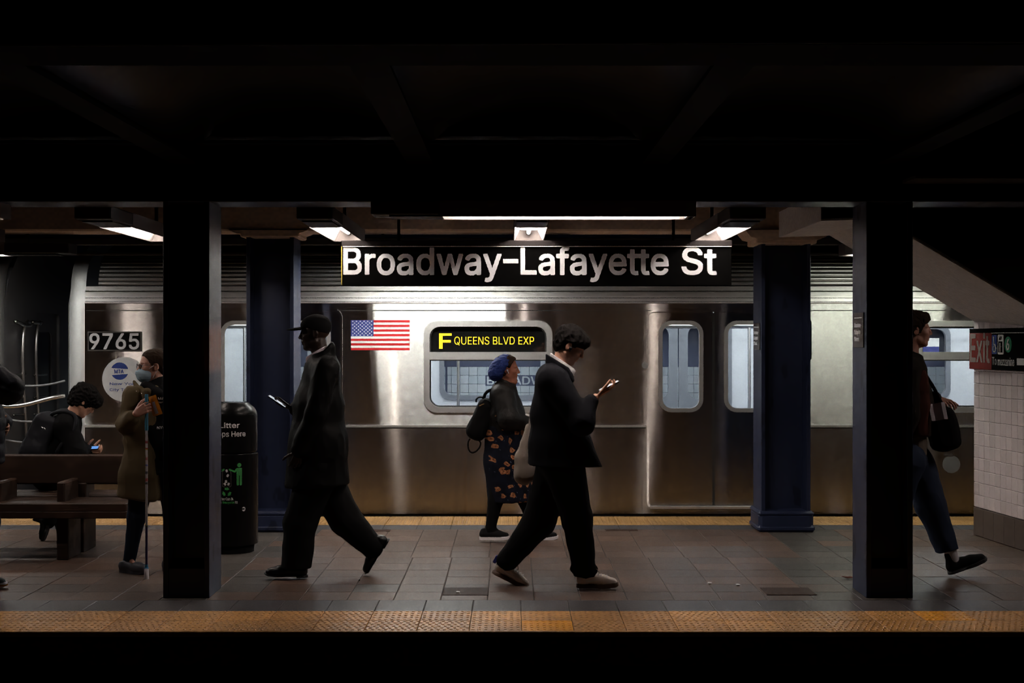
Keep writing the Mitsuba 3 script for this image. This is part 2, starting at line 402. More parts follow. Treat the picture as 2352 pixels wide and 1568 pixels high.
for b in bxs[:-1]:
    n = 18; a = np.linspace(0, math.pi, n)
    xs = b + 0.7675 - 0.76 * np.cos(a); zs = 2.90 + 0.30 * np.sin(a)
    out = Polygon(list(zip(xs, zs)) + [(b + 1.53, 3.4), (b, 3.4)])
    m = xz(out, 5.4, 4.1)
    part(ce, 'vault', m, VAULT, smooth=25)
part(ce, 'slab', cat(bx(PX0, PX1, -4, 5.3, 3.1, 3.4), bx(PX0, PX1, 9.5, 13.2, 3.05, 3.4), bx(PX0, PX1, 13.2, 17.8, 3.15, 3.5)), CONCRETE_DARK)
part(ce, 'far_girder', cat(bx(PX0, PX1, 12.55, 12.98, 2.655, 3.1, 0.015)), CONCRETE_TAN, label='tan concrete girder over the far columns')
hx = np.array([1.80, 2.2, 2.44, 2.70]); 
part(ce, 'haunch', hull([(x, y_, z_) for x, z_ in ((2.10, 2.60), (2.76, 2.60), (2.2, 2.575), (2.7, 2.575), (2.05, 2.66), (2.80, 2.66)) for y_ in (12.50, 12.98)]), CONCRETE_TAN)
part(ce, 'haunch', hull([(x, y_, z_) for x, z_ in ((-2.5, 2.66), (-1.80, 2.66), (-2.42, 2.63), (-1.88, 2.63)) for y_ in (12.52, 12.98)]), CONCRETE_TAN)
# pipes and conduits
pp = thing('ceiling_pipe', 'long thin grey pipe under the black ceiling at the top of the view', 'pipe')
put(pp, tube([[-4, 4.9, 2.712], [0, 4.9, 2.727], [4, 4.9, 2.742]], 0.026, 10), CONDUIT, True)
pp = thing('ceiling_pipe', 'grey conduit above the train roof, left of the near column', 'pipe')
put(pp, tube([[PX0, 13.15, 2.487], [PX1, 13.15, 2.487]], 0.012, 8), CONDUIT, True)
pp = thing('cable_tray', 'grey cable duct above the train behind the far girder', 'cable duct')
put(pp, bx(PX0, 3.2, 13.3, 13.42, 2.585, 2.65, 0.006), CONDUIT)
pp = thing('cable_tray', 'dark cable duct with a lit edge at the upper right above the exit sign', 'cable duct')
put(pp, cat(bx(2.55, 5, 9.0, 9.3, 2.71, 2.735, 0.004)), CONDUIT)

# far side of the far track
wf = thing('wall_back', 'pale blue tiled station wall behind the train with a dark name band', 'wall', kind='structure')
part(wf, 'backing', bx(PX0, PX1, 17.36, 17.7, -1.2, 3.3), FAR_BLUE)
ft = mikit.ply(bx(-0.0515, 0.0515, -0.006, 0.006, -0.0515, 0.0515, 0.003), FAR_TILE[0])
NAME_X0, NAME_X1, NAME_Z0, NAME_Z1 = -0.325, 0.62, 1.16, 1.25
wins = [(-3.75, -3.1), (-1.15, 0.5), (1.75, 3.35), (4.6, 6.2)]
rest = []
for i in range(-64, 64):
    for j in range(4, 22):
        x, z = (i + 0.5) * 0.1055, (j + 0.5) * 0.1055
        if NAME_X0 - 0.02 < x < NAME_X1 + 0.02 and NAME_Z0 - 0.035 < z < NAME_Z1 + 0.035: continue
        if z > 1.36: continue
        if any(a < x < b for a, b in wins[:3]) and 0.84 < z < 1.66 and used.get(wf + '__tile', 0) < 298:
            share(wf, 'tile', ft, move(x, 17.354, z), FAR_TILE[rng.integers(3)])
        else:
            rest.append(bx(x - 0.0515, x + 0.0515, 17.348, 17.36, z - 0.0515, z + 0.0515))
part(wf, 'outer_tiles', cat(*rest), FAR_TILE[1], kind='stuff')
part(wf, 'frieze', bx(PX0, PX1, 17.35, 17.37, 1.375, 2.6), FAR_BLUE)
part(wf, 'name_band', bx(NAME_X0, NAME_X1, 17.345, 17.36, NAME_Z0 - 0.02, NAME_Z1 + 0.02), FAR_BLUE)
part(wf, 'lettering', front_text('BROADWAY', -0.305, 1.158, 17.3449, 0.094, 0.90, 0.004, True), FAR_TILE[2])
for x in np.arange(-6, 6) * 0.82 + 0.02:
    part(wf, 'dark_stripe', bx(x - 0.012, x + 0.012, 17.344, 17.36, 0.4, 2.3), FAR_BLUE)
kk = thing('wall_outer_platform', 'platform beneath the photographer', 'platform', kind='structure')
put(kk, bx(PX0, PX1, -4, -0.6, -1.2, 0), EDGE_CONC)
# ---------------------------------------------------------------- the train
YT = 13.75
def TX(px): return (px - CX) * YT / F
def TZ(py): return EYE - (py - CY) * YT / F
TR = thing('subway_car', 'stainless steel subway car with a flag, standing at the far platform edge', 'subway train')
CX0, CX1, RC = TX(195), 7.3, 0.2
DOORS = [TX(632), TX(1640), TX(2648)]
WINS = [TX(1121), TX(2252)]
ZB, ZT = TZ(1180), TZ(697)
zd0, zd1 = TZ(1164), TZ(716)
def door_hole(c): return rrect(c - 0.63, c + 0.63, zd0, zd1, 0.05)
def win_hole(c, g=0.0): return rrect(c - 0.615 + g, c + 0.615 - g, TZ(946) + g, TZ(738) - g, 0.125 - g * 0.5)
side = sbox(CX0, ZB, CX1, ZT)
for c in DOORS: side = side.difference(door_hole(c))
for c in WINS: side = side.difference(win_hole(c))
zbelt = TZ(979)
m = xz(side.intersection(sbox(-9, zbelt, 9, 9)), YT, 0.05)
part(TR, 'side_panel', m, STEEL, uv=side_uv(m))
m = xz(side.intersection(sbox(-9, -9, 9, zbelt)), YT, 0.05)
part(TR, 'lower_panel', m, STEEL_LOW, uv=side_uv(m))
m = xz(side, 16.72, 0.05); part(TR, 'far_side_panel', m, CAR_WHITE)
belt = sbox(CX0, TZ(981), CX1, TZ(976))
for c in DOORS: belt = belt.difference(sbox(c - 0.66, 0, c + 0.66, 3))
part(TR, 'belt_rail', xz(belt, YT - 0.008, 0.012), STEEL_FRAME)
for py in (713, 983):
    b = sbox(CX0, TZ(py) - 0.004, CX1, TZ(py) + 0.004)
    for c in DOORS: b = b.difference(sbox(c - 0.66, 0, c + 0.66, 1.9))
    part(TR, 'seam', xz(b, YT - 0.001, 0.004), SEAM)
for px in (782, 1163 + 312, 1802):
    part(TR, 'seam', xz(sbox(TX(px) - 0.002, ZB, TX(px) + 0.002, TZ(716)), YT - 0.001, 0.003), SEAM)
part(TR, 'sill', xz(sbox(CX0, ZB - 0.09, CX1, ZB), YT + 0.02, 0.04), SEAM)
# roof: gutter, tilted band and fluting
prof = [(YT, ZT), (YT - 0.012, ZT + 0.004), (YT - 0.012, ZT + 0.014), (YT + 0.002, ZT + 0.02), (YT + 0.012, ZT + 0.07), (YT + 0.04, TZ(657))]
a = np.linspace(0, 1, 11 * 8 + 1)
yy = YT + 0.045 + 0.50 * (1 - np.cos(a * 1.35)); zz = TZ(655) + 0.37 * np.sin(a * 1.35)
off = 0.010 * np.abs(np.sin(a * 11 * math.pi)) ** 0.7
rib = np.stack([yy - off * np.cos(a * 1.35), zz + off * np.sin(a * 1.35)], 1)
def sheet(pts, x0, x1, n=1):
    p = np.asarray(pts); k = len(p); xs = np.linspace(x0, x1, n + 1)
    V = np.vstack([np.c_[np.full(k, x), p] for x in xs]); Fc = []
    for i in range(n):
        for j in range(k - 1):
            A, B, C_, D = i * k + j, (i + 1) * k + j, (i + 1) * k + j + 1, i * k + j + 1
            Fc += [[A, B, C_], [A, C_, D]]
    return trimesh.Trimesh(V, Fc, process=False)
part(TR, 'cantrail', sheet(prof, CX0, CX1), STEEL_FRAME)
part(TR, 'fluted_roof', sheet(rib, CX0 + 0.12, CX1), STEEL_RIB, smooth=50)
part(TR, 'roof', sheet([tuple(rib[-1]), (14.6, 2.72), (15.25, 2.78), (15.9, 2.72), (16.6, 2.4), (16.77, ZT)], CX0 + 0.1, CX1), CAR_END)
for py in (668, 684):
    part(TR, 'seam', bx(CX0, CX1, YT + 0.008, YT + 0.03, TZ(py) - 0.003, TZ(py) + 0.003), SEAM)
# rounded car end
def corner(x, sgn):
    zk = np.r_[ZB, ZT, [q[1] for q in prof[4:]], rib[::8, 1][1:]]; yk = np.r_[YT, YT, [q[0] for q in prof[4:]], rib[::8, 0][1:]]
    zs = np.linspace(ZB, zk[-1], 64); ys = np.interp(zs, zk, yk)
    ph = np.linspace(0, math.pi / 2, 12); V = []
    for y0, z0 in zip(ys, zs):
        r = RC
        V += [[x + sgn * r * math.sin(p), y0 + r * (1 - math.cos(p)), z0] for p in ph]
    k, Fc = 12, []
    for i in range(len(zs) - 1):
        for j in range(k - 1):
            A, B, C_, D = i * k + j, i * k + j + 1, (i + 1) * k + j + 1, (i + 1) * k + j
            Fc += [[A, C_, B], [A, D, C_]] if sgn > 0 else [[A, B, C_], [A, C_, D]]
    return trimesh.Trimesh(V, Fc, process=False)
m = corner(CX0, -1); part(TR, 'corner_post', m, POST, smooth=True)
endp = Polygon([(YT + RC, ZB), (16.6, ZB), (16.6, 2.4), (15.9, 2.72), (15.25, 2.78), (14.6, 2.72), (rib[-1][0] + RC, rib[-1][1]), (YT + RC + 0.12, 2.3), (YT + RC, ZT)])
part(TR, 'end_wall', yz(endp, CX0 - RC - 0.02, CX0 - RC + 0.02), CAR_END)
# doors
for di, c in enumerate(DOORS):
    dr_frame = door_hole(c).buffer(0.02).difference(door_hole(c))
    m = xz(dr_frame, YT - 0.008, 0.02); part(TR, 'door_surround', m, STEEL, uv=side_uv(m))
    for sgn in (-1, 1):
        x0, x1 = (c - 0.628, c - 0.006) if sgn < 0 else (c + 0.006, c + 0.628)
        wc = (x0 + x1) / 2
        hole = rrect(wc - 0.205, wc + 0.205, TZ(944), TZ(739), 0.115)
        leaf = sbox(x0, zd0 + 0.012, x1, zd1 + 0.05).difference(hole)
        m = xz(leaf, YT + 0.03, 0.04)
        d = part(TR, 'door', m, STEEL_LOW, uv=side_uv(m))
        part(d, 'window_rim', xz(hole.buffer(0.012).difference(hole.buffer(-0.028)), YT + 0.022, 0.03), STEEL_FRAME)
        part(d, 'pane', xz(hole.buffer(-0.028), YT + 0.045, 0.0005).slice_plane([0, YT + 0.04525, 0], [0, -1, 0]) if False else trimesh.Trimesh(*(lambda q: (np.c_[q[0][:, 0], np.full(len(q[0]), YT + 0.045), q[0][:, 1]], q[1]))(trimesh.creation.triangulate_polygon(hole.buffer(-0.027), engine='earcut')), process=False), GLASS)
        part(d, 'edge_seal', bx(c + sgn * 0.006 - 0.006, c + sgn * 0.006 + 0.006, YT + 0.026, YT + 0.06, zd0 + 0.012, zd1 - 0.01), RUBBER)
        m = xz(leaf, 16.70, 0.03); part(TR, 'far_door', m, CAR_GREY)
    part(TR, 'threshold', bx(c - 0.62, c + 0.62, YT - 0.02, YT + 0.06, zd0 - 0.02, zd0 + 0.01, 0.004), STEEL_FRAME)
def flat_pane(poly, y):
    v, f = trimesh.creation.triangulate_polygon(poly, engine='earcut')
    return trimesh.Trimesh(np.c_[v[:, 0], np.full(len(v), y), v[:, 1]], f, process=False)
# windows
for wi, c in enumerate(WINS):
    outer, inner = win_hole(c, -0.006), win_hole(c, 0.05)
    w = part(TR, 'window', xz(outer.difference(inner), YT - 0.014, 0.05), STEEL_FRAME)
    part(w, 'sash_bar', xz(sbox(c - 0.60, TZ(826), c + 0.60, TZ(808)).intersection(outer), YT - 0.004, 0.03), STEEL_FRAME)
    part(w, 'gasket', xz(inner.difference(inner.buffer(-0.012)), YT + 0.012, 0.02), RUBBER)
    part(w, 'sash_gasket', xz(sbox(c - 0.56, TZ(828.5), c + 0.56, TZ(826)), YT + 0.0, 0.03), RUBBER)
    up = inner.buffer(-0.005).intersection(sbox(c - 1, TZ(808), c + 1, 3)); lo = inner.buffer(-0.005).intersection(sbox(c - 1, 0, c + 1, TZ(827)))
    part(w, 'pane', flat_pane(up, YT + 0.02), GLASS); part(w, 'pane', flat_pane(lo, YT + 0.02), GLASS)
    part(w, 'far_frame', xz(outer.difference(inner), 16.70, 0.05), CAR_GREY)
    if wi == 0:
        s = part(TR, 'route_display', bx(c - 0.57, c + 0.57, YT + 0.05, YT + 0.12, TZ(809), TZ(746)), BLACK_MATT, label='black route display behind the window glass')
        yT = YT + 0.0499
        tx = (front_text('F', TX(1008), TZ(800), yT, TZ(766) - TZ(800), TX(1037) - TX(1008), 0.003, True),
                 front_text('QUEENS BLVD EXP', TX(1043), TZ(791), yT, TZ(773) - TZ(791), TX(1227) - TX(1043), 0.003))
        for q in tx: part(s, 'yellow_lettering', q, BLACK_MATT, emitter=lamp(LED))
# inside
part(TR, 'car_floor', bx(CX0, CX1, YT + 0.06, 16.66, 0.0, 0.06), CAR_FLOOR)
part(TR, 'car_ceiling', bx(CX0, CX1, YT + 0.05, 16.66, 2.12, 2.16), CAR_WHITE)
for y0 in (14.45, 15.95):
    part(TR, 'ceiling_lamp', bx(CX0 + 0.3, CX1 - 0.1, y0 - 0.07, y0 + 0.07, 2.085, 2.115), TUBE_GLASS, emitter=lamp(CAR_LAMP))
for a0, a1 in ((DOORS[0] + 0.72, DOORS[1] - 0.72), (DOORS[1] + 0.72, DOORS[2] - 0.72)):
    for y0, y1, sg in ((YT + 0.06, YT + 0.5, 1), (16.2, 16.64, -1)):
        part(TR, 'bench_seat', cat(bx(a0, a1, y0, y1, 0.40, 0.46, 0.015), bx(a0, a1, *((y0, y0 + 0.06) if sg > 0 else (y1 - 0.06, y1)), 0.46, 0.86, 0.015)), CAR_BLUE)
for x in (DOORS[0] - 0.7, DOORS[0] + 0.7, -0.6, 0.55, DOORS[1] - 0.7, DOORS[1] + 0.7, 3.6, 4.5):
    part(TR, 'grab_pole', tube([[x, 15.9, 0.06], [x, 15.9, 2.1]], 0.017, 10), CHROME, True)
for y in (14.55, 15.9):
    part(TR, 'handrail', tube([[CX0 + 0.3, y, 1.84], [CX1 - 0.2, y, 1.84]], 0.016, 8), CHROME, True)
for i, (x0, x1, z0, z1, mm) in enumerate([(4.15, 5.0, 1.49, 1.62, FLAG_BLUE), (4.15, 5.0, 1.62, 1.72, FLAG_WHITE), (4.30, 4.75, 1.10, 1.38, FLAG_WHITE), (4.32, 4.73, 1.20, 1.28, pr('ad_yellow', (0.5, 0.32, 0.05), 0.5)), (4.32, 4.73, 1.12, 1.17, CAR_BLUE)]):
    part(TR, 'advert_card', bx(x0, x1, 16.655 - 0.003 * (i + 1), 16.66, z0, z1), mm)
# number plate, roundel, flag
pl = part(TR, 'number_plate', xz(rrect(TX(202), TX(326), TZ(806), TZ(761), 0.008), YT - 0.012, 0.014), BLACK, label='black plate with the car number 9765')
part(pl, 'digits', front_text('9765', TX(206), TZ(801), YT - 0.0125, TZ(766) - TZ(801), TX(321) - TX(206), 0.004, True), LOGO_GREY)
part(pl, 'frame', xz(sbox(TX(202), TZ(806), TX(326), TZ(761)).difference(sbox(TX(205), TZ(803), TX(323), TZ(764))), YT - 0.014, 0.004), CONDUIT)
rc, rz_ = TX(286), TZ(871)
ro = part(TR, 'roundel', xz(Point(rc, rz_).buffer(0.216, 24), YT - 0.002, 0.003), LOGO_GREY, label='pale round transit emblem with a blue disc')
disc = Point(TX(275), TZ(852)).buffer(0.084, 20)
band = Polygon([(TX(240), TZ(844)), (TX(300), TZ(848)), (TX(300), TZ(858)), (TX(240), TZ(862))])
part(ro, 'disc', xz(disc.difference(band), YT - 0.0035, 0.002), LOGO_BLUE)
for a in (('MTA', TX(263), TZ(857), YT - 0.0035, 0.036, 0.09, 0.002, True), ('New York', TX(252), TZ(884), YT - 0.0035, 0.026, 0.27, 0.002), ('City Transit', TX(252), TZ(897.5), YT - 0.0035, 0.026, 0.27, 0.002)):
    part(ro, 'lettering', front_text(*a), LOGO_BLUE)
fx0, fx1, fz0, fz1 = TX(806), TX(941), TZ(804), TZ(735)
fg = part(TR, 'flag_decal', xz(sbox(fx0, fz0, fx1, fz1), YT - 0.002, 0.003), FLAG_WHITE, label='American flag decal')
h = (fz1 - fz0) / 13
for i in range(7):
    z = fz1 - 2 * i * h
    part(fg, 'red_stripe', xz(sbox(fx0, z - h, fx1, z), YT - 0.003, 0.002), FLAG_RED)
ux = fx0 + (fx1 - fx0) * 0.385
part(fg, 'canton', xz(sbox(fx0, fz1 - 7 * h, ux, fz1), YT - 0.004, 0.002), FLAG_BLUE)
stars = []
for r in range(9):
    nst = 6 if r % 2 == 0 else 5
    for q in range(nst):
        x = fx0 + (ux - fx0) * ((q + 0.5) / 6 if nst == 6 else (q + 1) / 6); z = fz1 - 7 * h * (r + 0.7) / 9.4
        aa = math.pi / 2 + np.arange(10) * math.pi / 5
        rr = np.where(np.arange(10) % 2 == 0, 0.0095, 0.0042)
        stars.append(xz(Polygon(np.c_[x + rr * np.cos(aa), z + rr * np.sin(aa)]), YT - 0.005, 0.0015))
part(fg, 'stars', cat(*stars), FLAG_WHITE)
v = part(TR, 'access_cover', xz(Point(TX(2185), TZ(1066)).buffer(0.085, 16), YT - 0.006, 0.01), CAR_END, label='round grey access cover')
part(v, 'latch', bx(TX(2168), TX(2188), YT - 0.012, YT - 0.004, TZ(1046), TZ(1042)), CHROME)
part(TR, 'door_light', xz(Point(TX(1481), TZ(839)).buffer(0.03, 10), YT - 0.014, 0.016), STEEL_FRAME)

# the next car, to the left of the gap
T2 = thing('subway_car', 'dark end of the next subway car beyond the gap, at the left edge', 'subway train')
E2 = -4.98
x2 = E2 - RC
m = xz(sbox(-7.3, ZB, x2, ZT), YT, 0.05); part(T2, 'side_panel', m, STEEL, uv=side_uv(m))
part(T2, 'cantrail', sheet(prof, -7.3, x2), STEEL_FRAME)
part(T2, 'fluted_roof', sheet(rib, -7.3, x2 - 0.1), STEEL_RIB, smooth=50)
part(T2, 'corner_post', corner(x2, 1), STEEL_FRAME, smooth=True)
dh = rrect(14.85, 15.65, 0.1, 1.98, 0.06)
part(T2, 'end_wall', yz(endp.difference(dh), E2 - 0.04, E2), CAR_END)
dw = rrect(15.02, 15.48, 1.05, 1.78, 0.06)
d2 = part(T2, 'end_door', yz(dh.difference(dw), E2 - 0.06, E2 - 0.03), CAR_END)
part(d2, 'pane', yz(dw, E2 - 0.05, E2 - 0.046), BLACK)
part(T2, 'roof', sheet([tuple(rib[-1]), (14.6, 2.72), (15.25, 2.78), (16.6, 2.4)], -7.3, x2), CAR_END)
def loop(y0, y1, z0, z1, x, r=0.021):
    e = 0.06
    return tube(curve([[x, y0, z0], [x, y0, (z0 + z1) / 2], [x, y0, z1 - e], [x, y0 + e * .4, z1 - e * .3], [x, y0 + e, z1], [x, y1, z1]], 26), r, 8)
for (y0, y1) in ((14.12, 14.38), (14.62, 14.78)):
    part(T2, 'grab_rail', loop(y1, y0, 0.35, 1.88, E2 + 0.05), CHROME, True)
for z in (1.35, 1.12, 0.95):
    part(T2, 'safety_bar', tube([[E2 + 0.04, 14.1, z], [E2 + 0.04, 14.45, z]], 0.012, 8), CHROME, True)
    part(T2, 'safety_bar', tube([[E2 + 0.04, 14.7, z - 0.02], [E2 + 0.04, 15.1, z - 0.02]], 0.012, 8), CHROME, True)
part(T2, 'gap_barrier', tube(curve([at(-20, 928, 13.82), at(25, 933, 13.80), at(60, 929, 13.80), at(95, 920, 13.82), at(132, 911, 13.86), at(148, 909, 13.9)], 30), 0.022, 10), CHROME, True, label='curved shiny barrier bar bridging the gap')
for py in (880, 962, 1010):
    part(T2, 'gap_chain', tube(curve([at(-10, py - 6, 14.0), at(60, py + 6, 14.0), at(150, py - 6, 14.0)], 14), 0.012, 6), CAR_END, True)
# ---------------------------------------------------------------- columns
def column(key_label, xl, xr, y0, y1, base, top, group):
    k = thing('steel_column', key_label, 'column', group)
    tf = 0.035
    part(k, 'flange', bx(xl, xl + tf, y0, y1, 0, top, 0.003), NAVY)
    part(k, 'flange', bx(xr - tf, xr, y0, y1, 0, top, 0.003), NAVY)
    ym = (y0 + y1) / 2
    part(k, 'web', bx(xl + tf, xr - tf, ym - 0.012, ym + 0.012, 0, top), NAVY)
    if base == 'near':
        zs = [(y0 + 0.012, 0), (y0 + 0.012, 0.19), (ym - 0.012, 0.235), (ym - 0.012, 0)]
        part(k, 'concrete_base', yz(Polygon(zs), xl + tf, xr - tf), NAVY)
        part(k, 'concrete_base', yz(Polygon([(2 * ym - a, b) for a, b in zs]), xl + tf, xr - tf), NAVY)
    else:
        part(k, 'base', bx(xl - 0.025, xr + 0.025, y0 - 0.02, y1 + 0.02, 0, 0.17, 0.03), NAVY)
        part(k, 'base_rim', bx(xl - 0.035, xr + 0.035, y0 - 0.03, y1 + 0.03, 0, 0.06, 0.02), NAVY)
        part(k, 'base_rim', bx(xl - 0.03, xr + 0.03, y0 - 0.025, y1 + 0.025, 0.14, 0.185, 0.018), NAVY)
        part(k, 'cap_plate', bx(xl - 0.05, xr + 0.05, y0 - 0.03, y1 + 0.03, top - 0.06, top, 0.01), CONCRETE_TAN)
    return k
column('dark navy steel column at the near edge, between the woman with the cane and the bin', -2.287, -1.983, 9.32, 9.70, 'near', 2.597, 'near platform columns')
column('dark navy steel column at the near edge, right, hiding part of the walking man', 2.322, 2.627, 9.32, 9.70, 'near', 2.597, 'near platform columns')
column('navy steel column by the train, behind the man in the cap', -2.345, -1.926, 12.55, 12.97, 'far', 2.66, 'far platform columns')
column('navy steel column by the train doors, on a bulging base', 2.20, 2.635, 12.55, 12.97, 'far', 2.60, 'far platform columns')

def plaque(label, x, y0, y1, z0, z1, lines, mat_):
    k = thing('station_plaque', label, 'sign', 'station name plaques on the columns')
    part(k, 'plate', bx(x - 0.008, x, y0, y1, z0, z1, 0.002), mat_)
    if lines:
        h = (z1 - z0)
        part(k, 'line', bx(x - 0.010, x - 0.007, y0 + 0.03, y1 - 0.03, z1 - h * 0.16, z1 - h * 0.135), WHITE_SIGN)
        for i, t in enumerate(lines):
            part(k, 'lettering', left_text(t, x - 0.0078, y1 - 0.04, z1 - h * (0.42 + 0.2 * i), h * 0.13, (y1 - y0 - 0.07) * (0.95 if i == 0 else 0.8 if i == 1 else 0.68), 0.003), WHITE_SIGN)
PLQ = pr('plaque_brown', (0.03, 0.02, 0.02), 0.4)
plaque('small dark plaque with the station name on the side of the right near column', 2.322, 9.375, 9.645, 1.640, 1.872, ['Broadway-', 'Lafayette', 'Street'], PLQ)
plaque('small dark plaque with the station name on the far column by the train doors', 2.20, 12.60, 12.92, 1.607, 1.845, ['Broadway-', 'Lafayette', 'Street'], PLQ)
k = thing('station_plaque', 'black plate seen edge on, on the right side of the far column', 'sign', 'station name plaques on the columns')
put(k, bx(2.635, 2.65, 12.58, 12.95, 1.52, 1.862, 0.003), BLACK_MATT)

# ---------------------------------------------------------------- fluorescent fixtures
LEN, WID = 2.13, 0.25
def fixture(label, cx, y0, z, along_x=False, tube_rad=TUBE, lens=False, flip=False, bal=0.58, group='fluorescent fixtures over the platform'):
    """housing along +y from y0 (or along +x from cx)"""
    k = thing('light_fixture', label, 'light fixture', group)
    if along_x and flip: M = np.array([[0, -1, 0, cx + 2.13], [1, 0, 0, y0], [0, 0, 1, z], [0, 0, 0, 1.0]])
    elif along_x: M = np.array([[0, 1, 0, cx], [-1, 0, 0, y0], [0, 0, 1, z], [0, 0, 0, 1.0]])
    else: M = np.array([[1, 0, 0, cx], [0, 1, 0, y0], [0, 0, 1, z], [0, 0, 0, 1.0]])
    def P(name, m, mt, smooth=False, **kw):
        m = m.copy(); m.apply_transform(M); return part(k, name, m, mt, smooth, **kw)
    w = WID / 2
    P('ballast_box', cat(bx(-w, w, 0, bal, 0.012, 0.105, 0.006), bx(-w + 0.02, w - 0.02, 0.12, bal + 0.02, 0.0, 0.014)), LAMP_BLACK)
    P('housing', cat(bx(-w, w, bal, LEN, 0.098, 0.105), bx(-w, -w + 0.006, bal, LEN, 0.0, 0.1), bx(w - 0.006, w, bal, LEN, 0.0, 0.1), bx(-w, w, LEN - 0.006, LEN, 0.0, 0.1)), LAMP_BODY)
    sl = lambda s: hull([(s * (w - 0.007), bal, 0.004), (s * (w - 0.007), 2.1, 0.004), (s * 0.075, bal, 0.094), (s * 0.075, 2.1, 0.094), (s * (w - 0.004), bal, 0.006), (s * (w - 0.004), 2.1, 0.006), (s * 0.075, bal, 0.097), (s * 0.075, 2.1, 0.097)])
    P('reflector', cat(sl(1), sl(-1), bx(-0.076, 0.076, bal, 2.1, 0.092, 0.097), bx(-w + 0.008, w - 0.008, 2.08, 2.1, 0.004, 0.095), bx(-w + 0.008, w - 0.008, bal, bal + 0.02, 0.004, 0.095)), LAMP_WHITE)
    if lens:
        P('diffuser', bx(-w + 0.02, w - 0.02, bal + 0.08, 2.02, 0.003, 0.012), TUBE_GLASS, emitter=lamp(tube_rad))
    else: P('tube', tube([[0, bal + 0.1, 0.072], [0, 2.0, 0.072]], 0.016, 8), TUBE_GLASS, emitter=lamp(tube_rad))
    for y in (0.4, 1.75):
        P('hanger', bx(-0.012, 0.012, y, y + 0.024, 0.104, (3.06 if not along_x else 2.66) - z), CONDUIT)
    for y in (bal + 0.065, 2.035):
        P('socket', tube([[0, y - 0.035, 0.072], [0, y + 0.03, 0.072]], 0.021, 10), SOCKET, True)
    return k
names = {-4.37: 'fluorescent fixture overhead beyond the left edge, running away from the viewer', -2.885: 'fluorescent fixture overhead just left of the left near column', -1.357: 'fluorescent fixture overhead by the left end of the station name sign',
         0.137: 'fluorescent fixture overhead seen end on above the middle of the station sign', 1.622: 'fluorescent fixture overhead by the right end of the station name sign'}
for x, n in names.items():
    fixture(n, x, 9.78, 2.51)
fixture('long fluorescent fixture across the view, on the near girder above the sign', -0.925, 9.43, 2.498, True, TUBE_NEAR, bal=0.45)
fixture('fluorescent fixture across the near girder beyond the left edge', -5.495, 9.43, 2.498, True, TUBE_NEAR_LEFT, bal=0.45)
fixture('fluorescent fixture across the near girder beyond the right edge', 3.645, 9.43, 2.498, True, TUBE_NEAR_LEFT, bal=0.45)
fixture('fluorescent fixture on the far girder, hidden behind the station sign', -1.54, 12.90, 2.46, True, TUBE_FAR, True, True)
fixture('fluorescent fixture on the far girder behind the right columns and stair', 2.99, 12.90, 2.46, True, TUBE_FAR_GREEN, True, True)
fixture('fluorescent fixture on the far girder beyond the left edge', -6.11, 12.90, 2.46, True, TUBE_FAR, True, True)
k = thing('junction_box', 'black junction box hanging under the haunch above the far right column', 'junction box')
put(k, bx(2.66, 2.74, 12.3, 12.42, 2.66, 2.86, 0.01), IRON)

# ---------------------------------------------------------------- station name sign
sd = 11.3
def SX(px): return (px - CX) * sd / F
def SZ(py): return EYE - (py - CY) * sd / F
sg = thing('station_sign', 'long black hanging sign reading Broadway-Lafayette St in white letters', 'sign')
part(sg, 'panel', bx(SX(785), SX(1680), sd, sd + 0.075, SZ(655), SZ(562), 0.003), SIGN_BLACK)
part(sg, 'top_channel', bx(SX(785), SX(1681), sd - 0.02, sd + 0.095, SZ(565), SZ(552), 0.004), pr('sign_channel', (0.022, 0.018, 0.018), 0.5, spec=0.2))
part(sg, 'trim_line', bx(SX(788), SX(1680), sd - 0.022, sd, SZ(567), SZ(565.3)), FLAG_WHITE)
part(sg, 'edge', bx(SX(785) - 0.004, SX(785) + 0.004, sd - 0.004, sd + 0.079, SZ(654), SZ(566)), SIGN_EDGE)
part(sg, 'panel_joint', bx(SX(914), SX(914.6), sd - 0.0015, sd + 0.01, SZ(655), SZ(567)), BLACK)
def name_text():
    y, zb = sd - 0.0005, SZ(629)
    hh = SZ(569) - SZ(629)
    out = []
    for t, a, b in (('Broadway', 788.5, 1152), ('Lafayette', 1195.5, 1536), ('St', 1565, 1646)):
        out.append(front_text(t, SX(a), zb, y, hh, SX(b) - SX(a), 0.003, True))
    out.append(xz(sbox(SX(1155.5), SZ(604.5), SX(1190.5), SZ(594.5)), y - 0.003, 0.003))
    return cat(*out)
tm = name_text()
part(sg, 'lettering', tm, WHITE_SIGN)
b = tm.copy(); v = b.vertices.copy(); v[:, 0] = SX(785) + SX(1680) - v[:, 0]; v[:, 1] = 2 * sd + 0.075 - v[:, 1]; b = trimesh.Trimesh(v, b.faces, process=False)
part(sg, 'back_lettering', b, WHITE_SIGN)
for px in (915, 1548):
    x = SX(px); part(sg, 'hanger', tube([[x, sd + 0.037, 2.48], [x, sd + 0.037, 3.06]], 0.012, 8), IRON, True)
for px in np.arange(808, 1680, 59.7):
    part(sg, 'drip_clip', bx(SX(px) - 0.004, SX(px) + 0.004, sd, sd + 0.02, SZ(657), SZ(654)), SIGN_BLACK)

